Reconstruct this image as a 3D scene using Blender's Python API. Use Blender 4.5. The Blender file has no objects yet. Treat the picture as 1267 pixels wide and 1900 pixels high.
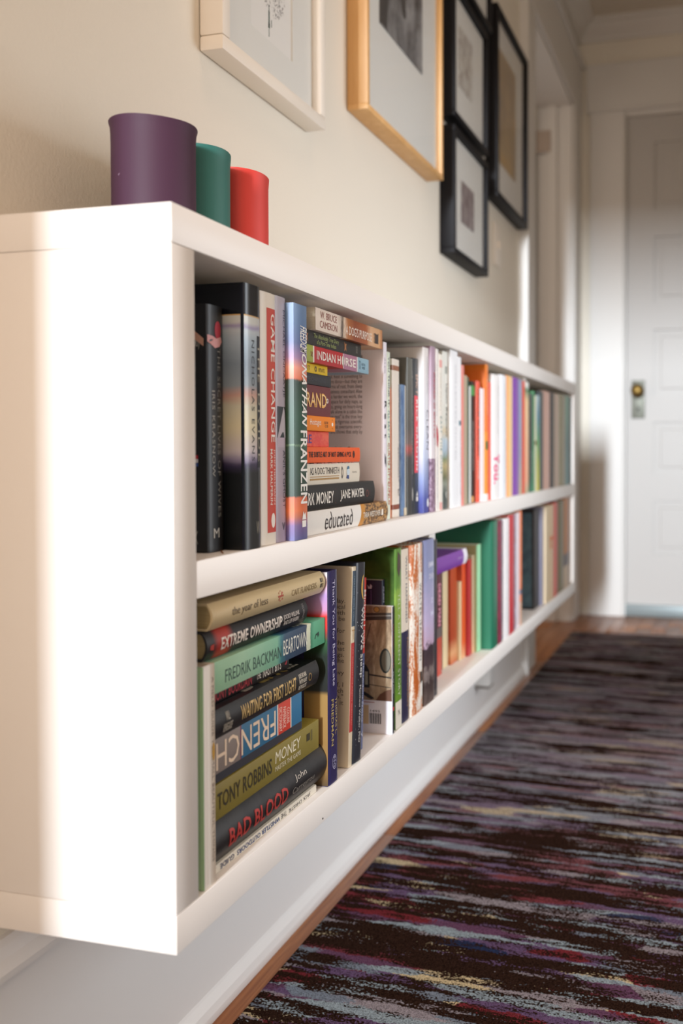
import bpy, bmesh, math, random
from mathutils import Vector, Matrix
random.seed(7)
SC = bpy.context.scene
COL = SC.collection
R = math.radians

# ---------------------------------------------------------------- camera
cam_d = bpy.data.cameras.new('camera')
cam = bpy.data.objects.new('camera', cam_d); COL.objects.link(cam)
cam.location = (0.6437, 0.0, 0.715)
cam.rotation_euler = (math.pi/2 - 0.0207, 0, 0.2477)
cam_d.sensor_fit = 'VERTICAL'; cam_d.sensor_height = 36.0; cam_d.sensor_width = 24.0
cam_d.lens = 1655.4/1900*36.0
cam_d.shift_x = -(930.3-633.5)/1900
cam_d.shift_y = (873.66-950)/1900
cam_d.clip_start = 0.02
cam_d.dof.use_dof = True
cam_d.dof.focus_distance = 1.0
cam_d.dof.aperture_fstop = 3.5
SC.camera = cam

# ---------------------------------------------------------------- world, lights, exposure
w = bpy.data.worlds.new('world'); SC.world = w; w.use_nodes = True
w.node_tree.nodes['Background'].inputs[0].default_value = (1.0, 0.82, 0.69, 1)
w.node_tree.nodes['Background'].inputs[1].default_value = 0.75

def area(name, loc, target, sx, sy, power, color, spread=180):
    l = bpy.data.lights.new(name, 'AREA'); l.shape = 'RECTANGLE'; l.size = sx; l.size_y = sy
    l.energy = power; l.color = color; l.spread = R(spread)
    o = bpy.data.objects.new(name, l); COL.objects.link(o); o.location = loc
    o.rotation_euler = (Vector(target)-Vector(loc)).to_track_quat('-Z', 'Y').to_euler()
    return o
# low daylight from a far window beyond the doorway behind the camera
area('window_light', (1.31, -20.0, 3.75), (0.19, 2.6, 0.92), 0.85, 3.4, 215, (0.84, 0.92, 1.0), 40)
# added warm fill behind the camera, through the doorway; no lamp seen there
area('room_fill', (0.62, -1.5, 1.35), (0.35, 1.0, 0.80), 0.90, 1.3, 12.0, (1.0, 0.79, 0.63), 150)
# daylight entering by the side opening on the right
area('side_daylight', (1.80, 1.90, 0.80), (0.0, 1.80, 0.45), 0.80, 1.2, 7.4, (0.82, 0.91, 1.0), 95)
# warm fill added under the hall ceiling, where no lamp is known
area('hall_fill', (0.75, 0.75, 2.45), (0.70, 0.76, 0.0), 0.45, 0.45, 3.0, (1.0, 0.70, 0.50), 180)

SC.view_settings.view_transform = 'Standard'
SC.view_settings.look = 'None'
SC.view_settings.gamma = 1.0
SC.view_settings.use_curve_mapping = False
SC.view_settings.exposure = 0.30

# ---------------------------------------------------------------- helpers
def lin(c):
    if isinstance(c, str):
        c = [int(c[i:i+2], 16)/255 for i in (0, 2, 4)]
    return tuple(v/12.92 if v <= 0.04045 else ((v+0.055)/1.055)**2.4 for v in c)+(1.0,)

_m = {}
def mat(key, color=None, rough=0.5, metal=0.0, spec=0.5, coat=0.0, fn=None):
    if key in _m: return _m[key]
    m = bpy.data.materials.new(key); m.use_nodes = True
    b = m.node_tree.nodes['Principled BSDF']
    if color is not None: b.inputs['Base Color'].default_value = lin(color)
    b.inputs['Roughness'].default_value = rough
    b.inputs['Metallic'].default_value = metal
    b.inputs['Specular IOR Level'].default_value = spec
    b.inputs['Coat Weight'].default_value = coat
    if fn: fn(m.node_tree, b)
    _m[key] = m
    return m

def N(nt, t, **k):
    n = nt.nodes.new(t)
    for a, v in k.items(): setattr(n, a, v)
    return n

def coords(nt, scale=(1, 1, 1), kind='Object'):
    tc = N(nt, 'ShaderNodeTexCoord'); mp = N(nt, 'ShaderNodeMapping')
    mp.inputs['Scale'].default_value = scale
    nt.links.new(tc.outputs[kind], mp.inputs[0])
    return mp.outputs[0]

def noise(nt, vec, scale, detail=3, rough=0.5, dist=0.0):
    n = N(nt, 'ShaderNodeTexNoise')
    n.inputs['Scale'].default_value = scale; n.inputs['Detail'].default_value = detail
    n.inputs['Roughness'].default_value = rough; n.inputs['Distortion'].default_value = dist
    nt.links.new(vec, n.inputs['Vector'])
    return n.outputs['Fac']

def ramp(nt, fac, stops, interp='LINEAR'):
    r = N(nt, 'ShaderNodeValToRGB'); cr = r.color_ramp; cr.interpolation = interp
    while len(cr.elements) < len(stops): cr.elements.new(0.5)
    for e, (p, c) in zip(cr.elements, stops):
        e.position = p; e.color = lin(c) if isinstance(c, str) else (tuple(c) if len(c) == 4 else tuple(c)+(1,))
    if fac is not None: nt.links.new(fac, r.inputs[0])
    return r.outputs[0]

def bump(nt, b, h, strength=0.3, dist=0.001):
    n = N(nt, 'ShaderNodeBump'); n.inputs['Strength'].default_value = strength
    n.inputs['Distance'].default_value = dist
    nt.links.new(h, n.inputs['Height']); nt.links.new(n.outputs[0], b.inputs['Normal'])

def mix(nt, fac, a, b):
    n = N(nt, 'ShaderNodeMix', data_type='RGBA')
    if isinstance(fac, float): n.inputs[0].default_value = fac
    else: nt.links.new(fac, n.inputs[0])
    for s, v in ((6, a), (7, b)):
        if isinstance(v, str): n.inputs[s].default_value = lin(v)
        else: nt.links.new(v, n.inputs[s])
    return n.outputs[2]

def math_(nt, op, a, b=None, clamp=False):
    n = N(nt, 'ShaderNodeMath', operation=op, use_clamp=clamp)
    for i, v in enumerate((a, b)):
        if v is None: continue
        if isinstance(v, (int, float)): n.inputs[i].default_value = v
        else: nt.links.new(v, n.inputs[i])
    return n.outputs[0]

def link_mesh(name, me, m=None, parent=None):
    o = bpy.data.objects.new(name, me); COL.objects.link(o)
    if m: me.materials.append(m)
    if parent: o.parent = parent
    return o

def from_bm(name, bm, m=None, parent=None, smooth=False):
    bmesh.ops.recalc_face_normals(bm, faces=bm.faces)
    me = bpy.data.meshes.new(name); bm.to_mesh(me); bm.free()
    if smooth:
        for p in me.polygons: p.use_smooth = True
        me.set_sharp_from_angle(angle=R(40))
    return link_mesh(name, me, m, parent)

def add_box(bm, lo, hi, bev=0.0):
    vs = [bm.verts.new((x, y, z)) for x in (lo[0], hi[0]) for y in (lo[1], hi[1]) for z in (lo[2], hi[2])]
    f = [(0, 1, 3, 2), (4, 6, 7, 5), (0, 4, 5, 1), (2, 3, 7, 6), (0, 2, 6, 4), (1, 5, 7, 3)]
    fs = [bm.faces.new([vs[i] for i in q]) for q in f]
    if bev > 0:
        es = {e for q in fs for e in q.edges}
        bmesh.ops.bevel(bm, geom=list(es), offset=bev, segments=2, affect='EDGES', profile=0.5)

def box(name, lo, hi, m, parent=None, bev=0.0, smooth=None):
    bm = bmesh.new(); add_box(bm, lo, hi, bev)
    return from_bm(name, bm, m, parent, smooth=bev > 0 if smooth is None else smooth)

def prism(bm, prof, a0, a1, axis='y', order='xz'):
    """extrude a closed 2-D profile along an axis"""
    def P(u, v, a):
        d = {order[0]: u, order[1]: v, axis: a}
        return (d['x'], d['y'], d['z'])
    A = [bm.verts.new(P(u, v, a0)) for u, v in prof]; B = [bm.verts.new(P(u, v, a1)) for u, v in prof]
    n = len(prof)
    bm.faces.new(A); bm.faces.new(B)
    for i in range(n): bm.faces.new((A[i], A[(i+1) % n], B[(i+1) % n], B[i]))

def lathe(bm, prof, seg=40, wob=None):
    rings = []
    for i, (r, z) in enumerate(prof):
        ring = []
        for s in range(seg):
            a = 2*math.pi*s/seg; rr, zz = r, z
            if wob: rr, zz = wob(i, a, r, z)
            ring.append(bm.verts.new((rr*math.cos(a), rr*math.sin(a), zz)))
        rings.append(ring)
    for A, B in zip(rings, rings[1:]):
        for s in range(seg): bm.faces.new((A[s], A[(s+1) % seg], B[(s+1) % seg], B[s]))
    return rings

def tag(o, label=None, cat=None, group=None, kind=None):
    if label: o['label'] = label
    if cat: o['category'] = cat
    if group: o['group'] = group
    if kind: o['kind'] = kind
    return o

def thing(name, label, cat, loc=(0, 0, 0), rot=(0, 0, 0), group=None):
    o = bpy.data.objects.new(name, None); COL.objects.link(o); o.empty_display_size = 0.02
    o.location = loc; o.rotation_euler = rot
    return tag(o, label, cat, group)

# ---------------------------------------------------------------- materials
def wall_fn(c, bs=0.08):
    def fn(nt, b):
        v = coords(nt); n = noise(nt, v, 220, 4, 0.6)
        nt.links.new(mix(nt, ramp(nt, noise(nt, v, 1.3, 3), [(0.35, (0, 0, 0)), (0.7, (1, 1, 1))]), c, c), b.inputs['Base Color'])
        bump(nt, b, n, bs, 0.0012)
    return fn
M_wall = mat('wall_paint', 'E9E0D0', 0.75, fn=wall_fn('E8E2D5', 0.5))
M_trim = mat('trim_paint', 'E8E6E2', 0.42, fn=wall_fn('DCDAD6', 0.05))
M_base = mat('baseboard_paint', 'ECEAE8', 0.42)
M_door = mat('door_paint', 'BFBDBA', 0.45, fn=wall_fn('BDBAB6', 0.05))
M_ceil = mat('ceiling_paint', 'D8D0C2', 0.85)
def shelf_fn(nt, b):
    v = coords(nt, (40, 6, 40)); bump(nt, b, noise(nt, v, 8, 2), 0.03, 0.0006)
M_shelf = mat('white_foil', 'ECE6E0', 0.33, fn=shelf_fn)
M_seam = mat('seam_shadow', 'B9B2AC', 0.6)
def wood_fn(dark, light, sc=(60, 3, 60)):
    def fn(nt, b):
        v = coords(nt, sc); n = noise(nt, v, 2.2, 5, 0.6, 0.6)
        info = N(nt, 'ShaderNodeObjectInfo')
        f = math_(nt, 'ADD', n, math_(nt, 'MULTIPLY', math_(nt, 'SUBTRACT', info.outputs['Random'], 0.5), 0.25))
        nt.links.new(ramp(nt, f, [(0.25, dark), (0.75, light)]), b.inputs['Base Color'])
        bump(nt, b, n, 0.05, 0.001)
    return fn
M_floor = mat('floor_wood', rough=0.28, fn=wood_fn('8A4C22', 'C88650'))
M_floorbase = mat('floor_under', '3A2416', 0.7)
M_framewood = mat('frame_wood', rough=0.45, fn=wood_fn('CF9D60', 'E3B67C', (20, 20, 3)))
M_black = mat('black_frame', '0E0D12', 0.55, spec=0.25)
M_whiteframe = mat('white_frame', 'EFE7DB', 0.5)
M_mat = mat('mat_board', 'E9EAE6', 0.8)
M_paper = mat('art_paper', 'EFEFEC', 0.8)
M_brass = mat('aged_brass', '7A6232', 0.4, 0.8)
M_steel = mat('old_nickel', '7A7C72', 0.5, 0.5)
def glass_fn(nt, b):
    out = nt.nodes['Material Output']
    tr = N(nt, 'ShaderNodeBsdfTransparent'); gl = N(nt, 'ShaderNodeBsdfGlossy'); gl.inputs['Roughness'].default_value = 0.02
    lw = N(nt, 'ShaderNodeLayerWeight'); lw.inputs['Blend'].default_value = 0.5
    fr = math_(nt, 'ADD', math_(nt, 'MULTIPLY', math_(nt, 'POWER', lw.outputs['Facing'], 5.0), 0.6), 0.03)
    mx = N(nt, 'ShaderNodeMixShader')
    nt.links.new(fr, mx.inputs[0]); nt.links.new(tr.outputs[0], mx.inputs[1]); nt.links.new(gl.outputs[0], mx.inputs[2])
    nt.links.new(mx.outputs[0], out.inputs['Surface'])
M_glass = mat('picture_glass', 'FFFFFF', 0.05, fn=glass_fn)
def page_fn(c1, c2):
    def fn(nt, b):
        v = coords(nt, (1, 1, 1)); s = coords(nt, (3, 2600, 3))
        n = noise(nt, s, 1.0, 1)
        nt.links.new(mix(nt, n, c1, c2), b.inputs['Base Color'])
    return fn
M_pages = mat('page_block', 'EADFC8', 0.85, fn=page_fn('CDBE9E', 'F3E9D4'))
M_pages_tan = mat('old_pages', 'B79F72', 0.85, fn=page_fn('8F7A50', 'BBA678'))

def rug_fn(nt, b):
    tc = N(nt, 'ShaderNodeTexCoord'); sep = N(nt, 'ShaderNodeSeparateXYZ'); nt.links.new(tc.outputs['Object'], sep.inputs[0])
    X, Y = sep.outputs['X'], sep.outputs['Y']
    tuft = noise(nt, coords(nt, (260, 380, 1)), 1.0, 1, 0.5)           # single tufts: ragged steps
    fine = noise(nt, coords(nt, (30, 110, 1)), 1.0, 4, 0.8)
    drift = noise(nt, coords(nt, (2.0, 3.0, 1)), 1.0, 2)
    c0 = math_(nt, 'SUBTRACT', fine, 0.5); c1 = math_(nt, 'SUBTRACT', drift, 0.5); c2 = math_(nt, 'SUBTRACT', tuft, 0.5)
    y2 = math_(nt, 'ADD', Y, math_(nt, 'MULTIPLY', c0, 0.022))
    y2 = math_(nt, 'ADD', y2, math_(nt, 'MULTIPLY', c1, 0.012))
    y2 = math_(nt, 'ADD', y2, math_(nt, 'MULTIPLY', c2, 0.006))
    y2 = math_(nt, 'ADD', y2, math_(nt, 'MULTIPLY', X, 0.035))
    def cmb(sx, sy, off=0.0):
        c = N(nt, 'ShaderNodeCombineXYZ')
        nt.links.new(math_(nt, 'MULTIPLY', X, sx), c.inputs[0])
        nt.links.new(math_(nt, 'MULTIPLY', y2, sy), c.inputs[1]); c.inputs[2].default_value = off
        return c.outputs[0]
    stripe = noise(nt, cmb(2.2, 32.0), 1.0, 2, 0.5)
    thin = noise(nt, cmb(7.0, 105.0, 5.0), 1.0, 2, 0.6)
    blot = noise(nt, cmb(11.0, 16.0, 3.3), 1.0, 4, 0.7)
    thr = math_(nt, 'ADD', math_(nt, 'MULTIPLY', stripe, 0.75), math_(nt, 'MULTIPLY', thin, 0.50))
    thr = math_(nt, 'ADD', thr, math_(nt, 'MULTIPLY', math_(nt, 'SUBTRACT', blot, 0.5), 0.40))
    thr = math_(nt, 'ADD', thr, math_(nt, 'MULTIPLY', c2, 0.36))
    dens = ramp(nt, math_(nt, 'MULTIPLY', Y, 0.25), [(0.30, (0, 0, 0)), (0.42, (0.35, 0.35, 0.35)), (0.52, (0.45, 0.45, 0.45)), (0.60, (1, 1, 1)), (0.72, (0.9, 0.9, 0.9)), (0.80, (0.45, 0.45, 0.45)), (0.90, (0.7, 0.7, 0.7))])
    thr = math_(nt, 'ADD', thr, math_(nt, 'MULTIPLY', dens, 0.105))
    mask = ramp(nt, thr, [(0.672, (0, 0, 0)), (0.684, (1, 1, 1))])
    # patches of yarn: stretched cells, each with one colour
    x2 = math_(nt, 'ADD', X, math_(nt, 'MULTIPLY', c2, 0.05))
    cc = N(nt, 'ShaderNodeCombineXYZ'); nt.links.new(math_(nt, 'MULTIPLY', x2, 7.5), cc.inputs[0]); nt.links.new(math_(nt, 'MULTIPLY', y2, 62.0), cc.inputs[1])
    vo = N(nt, 'ShaderNodeTexVoronoi'); vo.inputs['Scale'].default_value = 1.0; nt.links.new(cc.outputs[0], vo.inputs['Vector'])
    sc_ = N(nt, 'ShaderNodeSeparateColor'); nt.links.new(vo.outputs['Color'], sc_.inputs[0])
    zone = noise(nt, cmb(1.5, 3.5, 7.7), 1.0, 2)       # reddish zones and bluish zones
    hue = math_(nt, 'ADD', math_(nt, 'MULTIPLY', sc_.outputs[0], 0.62), math_(nt, 'MULTIPLY', zone, 0.42))
    col = ramp(nt, hue, [(0.0, '303C5C'), (0.24, 'A6B2B8'), (0.36, '8A929E'), (0.42, '765C7E'), (0.53, 'A89CA0'), (0.63, '744E68'),
                         (0.68, '86343A'), (0.75, 'E4CCA0'), (0.79, '7E3A42'), (0.85, '70587A')], 'CONSTANT')
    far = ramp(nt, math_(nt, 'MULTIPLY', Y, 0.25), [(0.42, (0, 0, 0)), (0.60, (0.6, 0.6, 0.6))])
    col = mix(nt, far, col, 'B0A2A6')  # sheen over the far rug, put into the yarn colour as grey
    pile = noise(nt, coords(nt, (520, 520, 520)), 1.0, 2, 0.8)
    dark = ramp(nt, pile, [(0.35, '170D0A'), (0.65, '402C23')])
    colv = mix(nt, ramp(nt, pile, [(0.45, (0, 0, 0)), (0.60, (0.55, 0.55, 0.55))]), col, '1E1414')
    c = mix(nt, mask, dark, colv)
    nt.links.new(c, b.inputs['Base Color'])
    h = math_(nt, 'ADD', pile, math_(nt, 'MULTIPLY', mask, 0.3))
    bump(nt, b, h, 1.0, 0.004)
    b.inputs['Specular IOR Level'].default_value = 0.0
M_rug = mat('striped_rug', '2A1E1C', 0.95, spec=0.08, fn=rug_fn)

# ================================================================ SETTING
YF = 3.90          # far wall
ZC = 2.57          # ceiling
OP0, OP1, OPH = 2.935, 3.73, 2.18   # left doorway
def S(name, lo, hi, m, bev=0, parent=None):
    return tag(box(name, lo, hi, m, parent, bev), kind='structure')
wl = bpy.data.meshes.new('wall_left')
bm = bmesh.new()
add_box(bm, (-0.14, -0.1, 0), (0, OP0, ZC)); add_box(bm, (-0.14, OP0, OPH), (0, OP1, ZC)); add_box(bm, (-0.14, OP1, 0), (0, YF, ZC))
tag(from_bm('wall_left', bm, M_wall), kind='structure')
bm = bmesh.new()
D0, D1, DH = 0.2063, 1.01, 2.18
add_box(bm, (-1.6, YF, 0), (D0, YF+0.12, ZC)); add_box(bm, (D0, YF, DH), (D1, YF+0.12, ZC)); add_box(bm, (D1, YF, 0), (1.30, YF+0.12, ZC))
tag(from_bm('wall_far', bm, M_wall), kind='structure')
RX = 1.27
bm = bmesh.new()
add_box(bm, (RX, -0.22, 0), (RX+0.12, 1.28, ZC)); add_box(bm, (RX, 1.28, 2.05), (RX+0.12, 2.08, ZC)); add_box(bm, (RX, 2.08, 0), (RX+0.12, YF+0.12, ZC))
tag(from_bm('wall_right', bm, M_wall), kind='structure')
bm = bmesh.new()
JX, JH = 0.129, 1.84
add_box(bm, (-0.14, -0.22, 0), (JX, -0.10, ZC)); add_box(bm, (JX, -0.22, JH), (1.02, -0.10, ZC)); add_box(bm, (1.02, -0.22, 0), (RX, -0.10, ZC))
tag(from_bm('wall_back', bm, M_wall), kind='structure')
S('ceiling', (-1.6, -0.22, ZC), (RX+0.12, YF+0.12, ZC+0.1), M_ceil)
fl = S('floor', (-1.6, -0.6, -0.12), (RX+0.5, YF+0.1, -0.012), M_floorbase)
S('wall_beyond', (-1.6, 2.2, 0), (-1.5, YF, ZC), M_wall)

# floor boards, each one its own piece
def plank(x0, x1, y0, y1):
    o = box('plank', (x0+0.0006, y0+0.0006, -0.012), (x1-0.0006, y1-0.0006, random.uniform(-0.0004, 0.0)), M_floor, fl, 0.0008)
pw = 0.0585
xs = -0.63
rows = []
x = 0.175
while x > -1.4: rows.append((x-pw, x)); x -= pw
for (a, b_) in rows:
    y = -0.3 + random.random()*0.5 if b_ > -0.02 else 2.6
    ys = [-0.3 if b_ > -0.02 else 2.3]
    while True:
        y += random.uniform(0.55, 1.3)
        if y > YF-0.1: break
        ys.append(y)
    ys.append(YF)
    for p, q in zip(ys, ys[1:]): plank(a, b_, p, q)
x = 0.175
while x < RX:
    x1 = min(x+pw, RX)
    y = 3.15+random.random()*0.3
    plank(x, x1, 2.9, y+0.3); plank(x, x1, y+0.3, YF)
    x = x1

# baseboard with cap and shoe
bb = [(0, 0), (0.0225, 0), (0.0225, 0.010), (0.020, 0.020), (0.0135, 0.030), (0.012, 0.0335), (0.012, 0.236), (0.018, 0.240), (0.018, 0.246), (0.012, 0.256), (0.009, 0.266), (0.006, 0.272), (0, 0.272)]
bm = bmesh.new(); prism(bm, bb, -0.10, 2.79, 'y', 'xz')
tag(from_bm('baseboard_left', bm, M_base), kind='structure')
bm = bmesh.new(); prism(bm, [(RX-u, v) for u, v in bb], -0.10, 1.16, 'y', 'xz'); prism(bm, [(RX-u, v) for u, v in bb], 2.2, YF, 'y', 'xz')
tag(from_bm('baseboard_right', bm, M_trim), kind='structure')

# door casings, jambs, headers
def casing(bm, x0, x1, y0, y1, z0, z1):
    add_box(bm, (x0, y0, z0), (x1, y1, z1), 0.002)
bm = bmesh.new()
casing(bm, -0.002, 0.020, 2.80, OP0, 0, OPH+0.003); casing(bm, -0.002, 0.030, 2.775, 2.80, 0, OPH+0.003)
casing(bm, -0.002, 0.020, OP1, YF-0.001, 0, OPH+0.003)
casing(bm, -0.002, 0.022, 2.775, YF-0.001, OPH, OPH+0.20)
casing(bm, -0.002, 0.036, 2.755, YF-0.001, OPH+0.20, OPH+0.225)
tag(from_bm('trim_1', bm, M_trim), kind='structure')
bm = bmesh.new()   # jamb lining of the left doorway with stops
add_box(bm, (-0.141, OP0-0.001, 0), (0.006, OP0+0.015, OPH)); add_box(bm, (-0.141, OP1-0.015, 0), (0.006, OP1+0.001, OPH))
add_box(bm, (-0.141, OP0, OPH-0.015), (0.006, OP1, OPH+0.001))
add_box(bm, (-0.095, OP1-0.027, 0), (-0.055, OP1-0.015, OPH-0.015)); add_box(bm, (-0.095, OP0+0.015, 0), (-0.055, OP0+0.027, OPH-0.015))
tag(from_bm('trim_2', bm, M_trim), kind='structure')
bm = bmesh.new()   # casing round the far door
add_box(bm, (0.060, YF-0.022, 0), (D0+0.001, YF+0.001, 2.185), 0.003); add_box(bm, (D1-0.001, YF-0.022, 0), (1.15, YF+0.001, 2.185), 0.003)
add_box(bm, (0.045, YF-0.026, 2.185), (1.165, YF+0.001, 2.392), 0.003)
add_box(bm, (0.045, YF-0.034, 2.188), (1.165, YF-0.02, 2.200), 0.003)
add_box(bm, (D0, YF-0.005, 2.165), (D1, YF+0.03, 2.186)); add_box(bm, (D0-0.001, YF-0.004, 0), (D0+0.008, YF+0.03, 2.18))
tag(from_bm('trim_3', bm, M_trim), kind='structure')
cr = [(0, 2.496), (0.014, 2.496), (0.020, 2.506), (0.028, 2.514), (0.040, 2.524), (0.056, 2.538), (0.066, 2.550), (0.078, 2.553), (0.086, 2.560), (0.086, ZC), (0, ZC)]
bm = bmesh.new(); prism(bm, [(YF-u, v) for u, v in cr], 0.0, RX, 'x', 'yz')
tag(from_bm('trim_4', bm, M_trim), kind='structure')
bm = bmesh.new(); prism(bm, cr, -0.10, YF, 'y', 'xz')
tag(from_bm('trim_5', bm, M_trim), kind='structure')
# casing of the side opening on the right (outside the frame)
bm = bmesh.new()
add_box(bm, (RX-0.02, 1.16, 0), (RX+0.001, 1.28, 2.05)); add_box(bm, (RX-0.02, 2.08, 0), (RX+0.001, 2.20, 2.05)); add_box(bm, (RX-0.02, 1.16, 2.05), (RX+0.001, 2.20, 2.17))
tag(from_bm('trim_6', bm, M_trim), kind='structure')

# far door: stiles and rails around recessed panels
door = tag(bpy.data.objects.new('door_1', None), kind='structure'); COL.objects.link(door)
yd = YF+0.012
xs0, xs1 = D0+0.010, D1-0.004
px0, px1 = 0.333, xs1-0.122
panels = [(1.76, 2.050), (1.36, 1.645), (0.96, 1.245), (0.62, 0.845), (0.272, 0.505)]
bm = bmesh.new()
add_box(bm, (xs0, yd, 0.045), (px0, yd+0.036, 2.163)); add_box(bm, (px1, yd, 0.045), (xs1, yd+0.036, 2.163))
zs = [2.163]+[v for p in panels for v in (p[1], p[0])]+[0.045]
for a, b_ in zip(zs[::2], zs[1::2]): add_box(bm, (px0, yd, b_), (px1, yd+0.036, a))
from_bm('door_frame', bm, M_door, door)
for a, b_ in panels:
    bm = bmesh.new(); add_box(bm, (px0-0.002, yd+0.009, a-0.002), (px1+0.002, yd+0.03, b_+0.002))
    add_box(bm, (px0+0.03, yd+0.005, a+0.03), (px1-0.03, yd+0.012, b_-0.03), 0.003)
    from_bm('door_panel', bm, M_door, door)
box('draught_strip', (D0+0.004, YF-0.003, 0.001), (D1-0.002, YF+0.03, 0.052), mat('grey_sill', '8F9A9C', 0.4, 0.3), door, 0.002)
kb = box('handle_plate', (0.2385, yd-0.004, 0.862), (0.2965, yd, 1.028), M_steel, door, 0.0015)
bm = bmesh.new()
lathe(bm, [(0.0001, -0.062), (0.014, -0.062), (0.024, -0.056), (0.029, -0.044), (0.027, -0.032), (0.016, -0.024), (0.011, -0.016), (0.012, -0.006), (0.022, -0.003), (0.023, 0.0)], 32)
bmesh.ops.rotate(bm, verts=bm.verts, matrix=Matrix.Rotation(R(-90), 3, 'X'))
bmesh.ops.translate(bm, verts=bm.verts, vec=(0.2677, yd-0.004, 0.982))
from_bm('door_knob', bm, M_brass, door, True)
bm = bmesh.new()
lathe(bm, [(0.0001, -0.003), (0.006, -0.003), (0.007, 0)], 16)
bmesh.ops.rotate(bm, verts=bm.verts, matrix=Matrix.Rotation(R(-90), 3, 'X')); bmesh.ops.translate(bm, verts=bm.verts, vec=(0.2677, yd-0.004, 0.905))
add_box(bm, (0.2655, yd-0.0065, 0.889), (0.2699, yd-0.004, 0.903))
from_bm('keyhole', bm, mat('keyhole_dark', '2A2822', 0.6), door)
# door of the left doorway, folded back into the other room
d2 = tag(bpy.data.objects.new('door_2', None), kind='structure'); COL.objects.link(d2)
box('door_leaf', (-0.93, OP1-0.050, 0.012), (-0.146, OP1-0.014, 2.160), M_door, d2, 0.002)
for hz in (2.02, 0.35):
    bm = bmesh.new(); add_box(bm, (-0.146, OP1-0.030, hz-0.045), (-0.080, OP1-0.0275, hz+0.045)); 
    for k in range(3):
        s = bmesh.ops.create_cone(bm, segments=12, radius1=0.006, radius2=0.006, depth=0.028, cap_ends=True)
        bmesh.ops.translate(bm, verts=s['verts'], vec=(-0.146, OP1-0.034, hz+(k-1)*0.030))
    from_bm('hinge', bm, mat('painted_hinge', 'B5A79B', 0.4, 0.2), d2)

# ================================================================ RUG
bm = bmesh.new(); add_box(bm, (0, 0, 0), (1.10, 3.86, 0.011), 0.003)
rug = from_bm('striped_rug', bm, M_rug, None, True); rug.location = (0.055, -0.40, 0.0004)
tag(rug, 'dark brown hallway rug with broken purple, red, cream and blue stripes', 'rug')

# ================================================================ BOOKSHELF
YS0, YS1, XF = 0.6409, 2.6335, 0.205
sh = thing('wall_bookshelf', 'long low white wall-mounted bookshelf with two rows of books', 'bookshelf', (0, 0, 0))
T = 0.0325
def SB(name, lo, hi): return box(name, lo, hi, M_shelf, sh, 0.0007)
SB('top_panel', (0.001, YS0, 0.919-T), (XF, YS1, 0.919))
SB('bottom_panel', (0.001, YS0, 0.299), (XF, YS1, 0.3315))
SB('side_panel', (0.001, YS0+0.0002, 0.3318), (XF-0.0003, YS0+T, 0.919-T-0.0003))
SB('side_panel', (0.001, YS1-T, 0.3318), (XF-0.0003, YS1-0.0002, 0.919-T-0.0003))
SB('middle_shelf', (0.004, YS0+T, 0.5895), (XF-0.0005, YS1-T, 0.622))
SB('divider', (0.004, 2.012, 0.622), (0.188, 2.035, 0.919-T))
SB('divider', (0.004, 1.342, 0.3315), (0.186, 1.372, 0.5895))
SB('back_panel', (0.0010, YS0+T, 0.3315), (0.004, YS1-T, 0.919-T))
bm = bmesh.new(); c_ = bmesh.ops.create_cone(bm, segments=12, radius1=0.0011, radius2=0.0011, depth=0.0006, cap_ends=True)
bmesh.ops.rotate(bm, verts=bm.verts, matrix=Matrix.Rotation(R(90), 3, 'Y')); bmesh.ops.translate(bm, verts=bm.verts, vec=(XF+0.0001, 0.915, 0.3035))
from_bm('screw_hole', bm, mat('hole', '2A1A14', 0.8), sh)
# white block under the shelf against the baseboard
br = thing('support_block', 'small white box fixed to the baseboard under the shelf', 'bracket', (0.0122, 2.215, 0.11))
box('block', (0.0002, 0.0, 0.0), (0.040, 0.045, 0.188), M_trim, br, 0.0015)
box('shade_strip', (0.0002, -0.003, -0.006), (0.038, 0.048, 0.0), mat('shade_grey', '6F675F', 0.6), br, 0.001)  # grey strip painting the shaded underside of the block

# ================================================================ PICTURE FRAMES
def picture_frame(name, label, y0, y1, z0, z1, depth, face, m_frame, glass_in=0.006, mat_in=0.012, rnd=0.0012, group=None):
    t = thing(name, label, 'picture frame', (0.0, y0, z0), group=group)
    W, H = y1-y0, z1-z0
    for (a, b_) in (((0, 0, 0), (depth, W, face)), ((0, 0, H-face), (depth, W, H)), ((0, 0, face), (depth, face, H-face)), ((0, W-face, face), (depth, W, H-face))):
        box('frame_rail', (a[0]+0.001, a[1], a[2]), (b_[0], b_[1], b_[2]), m_frame, t, rnd)
    box('backing_board', (0.001, face*0.6, face*0.6), (depth-mat_in-0.002, W-face*0.6, H-face*0.6), M_mat, t)
    g = box('glass_pane', (depth-glass_in-0.001, face*0.7, face*0.7), (depth-glass_in, W-face*0.7, H-face*0.7), M_glass, t)
    return t, W, H
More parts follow.
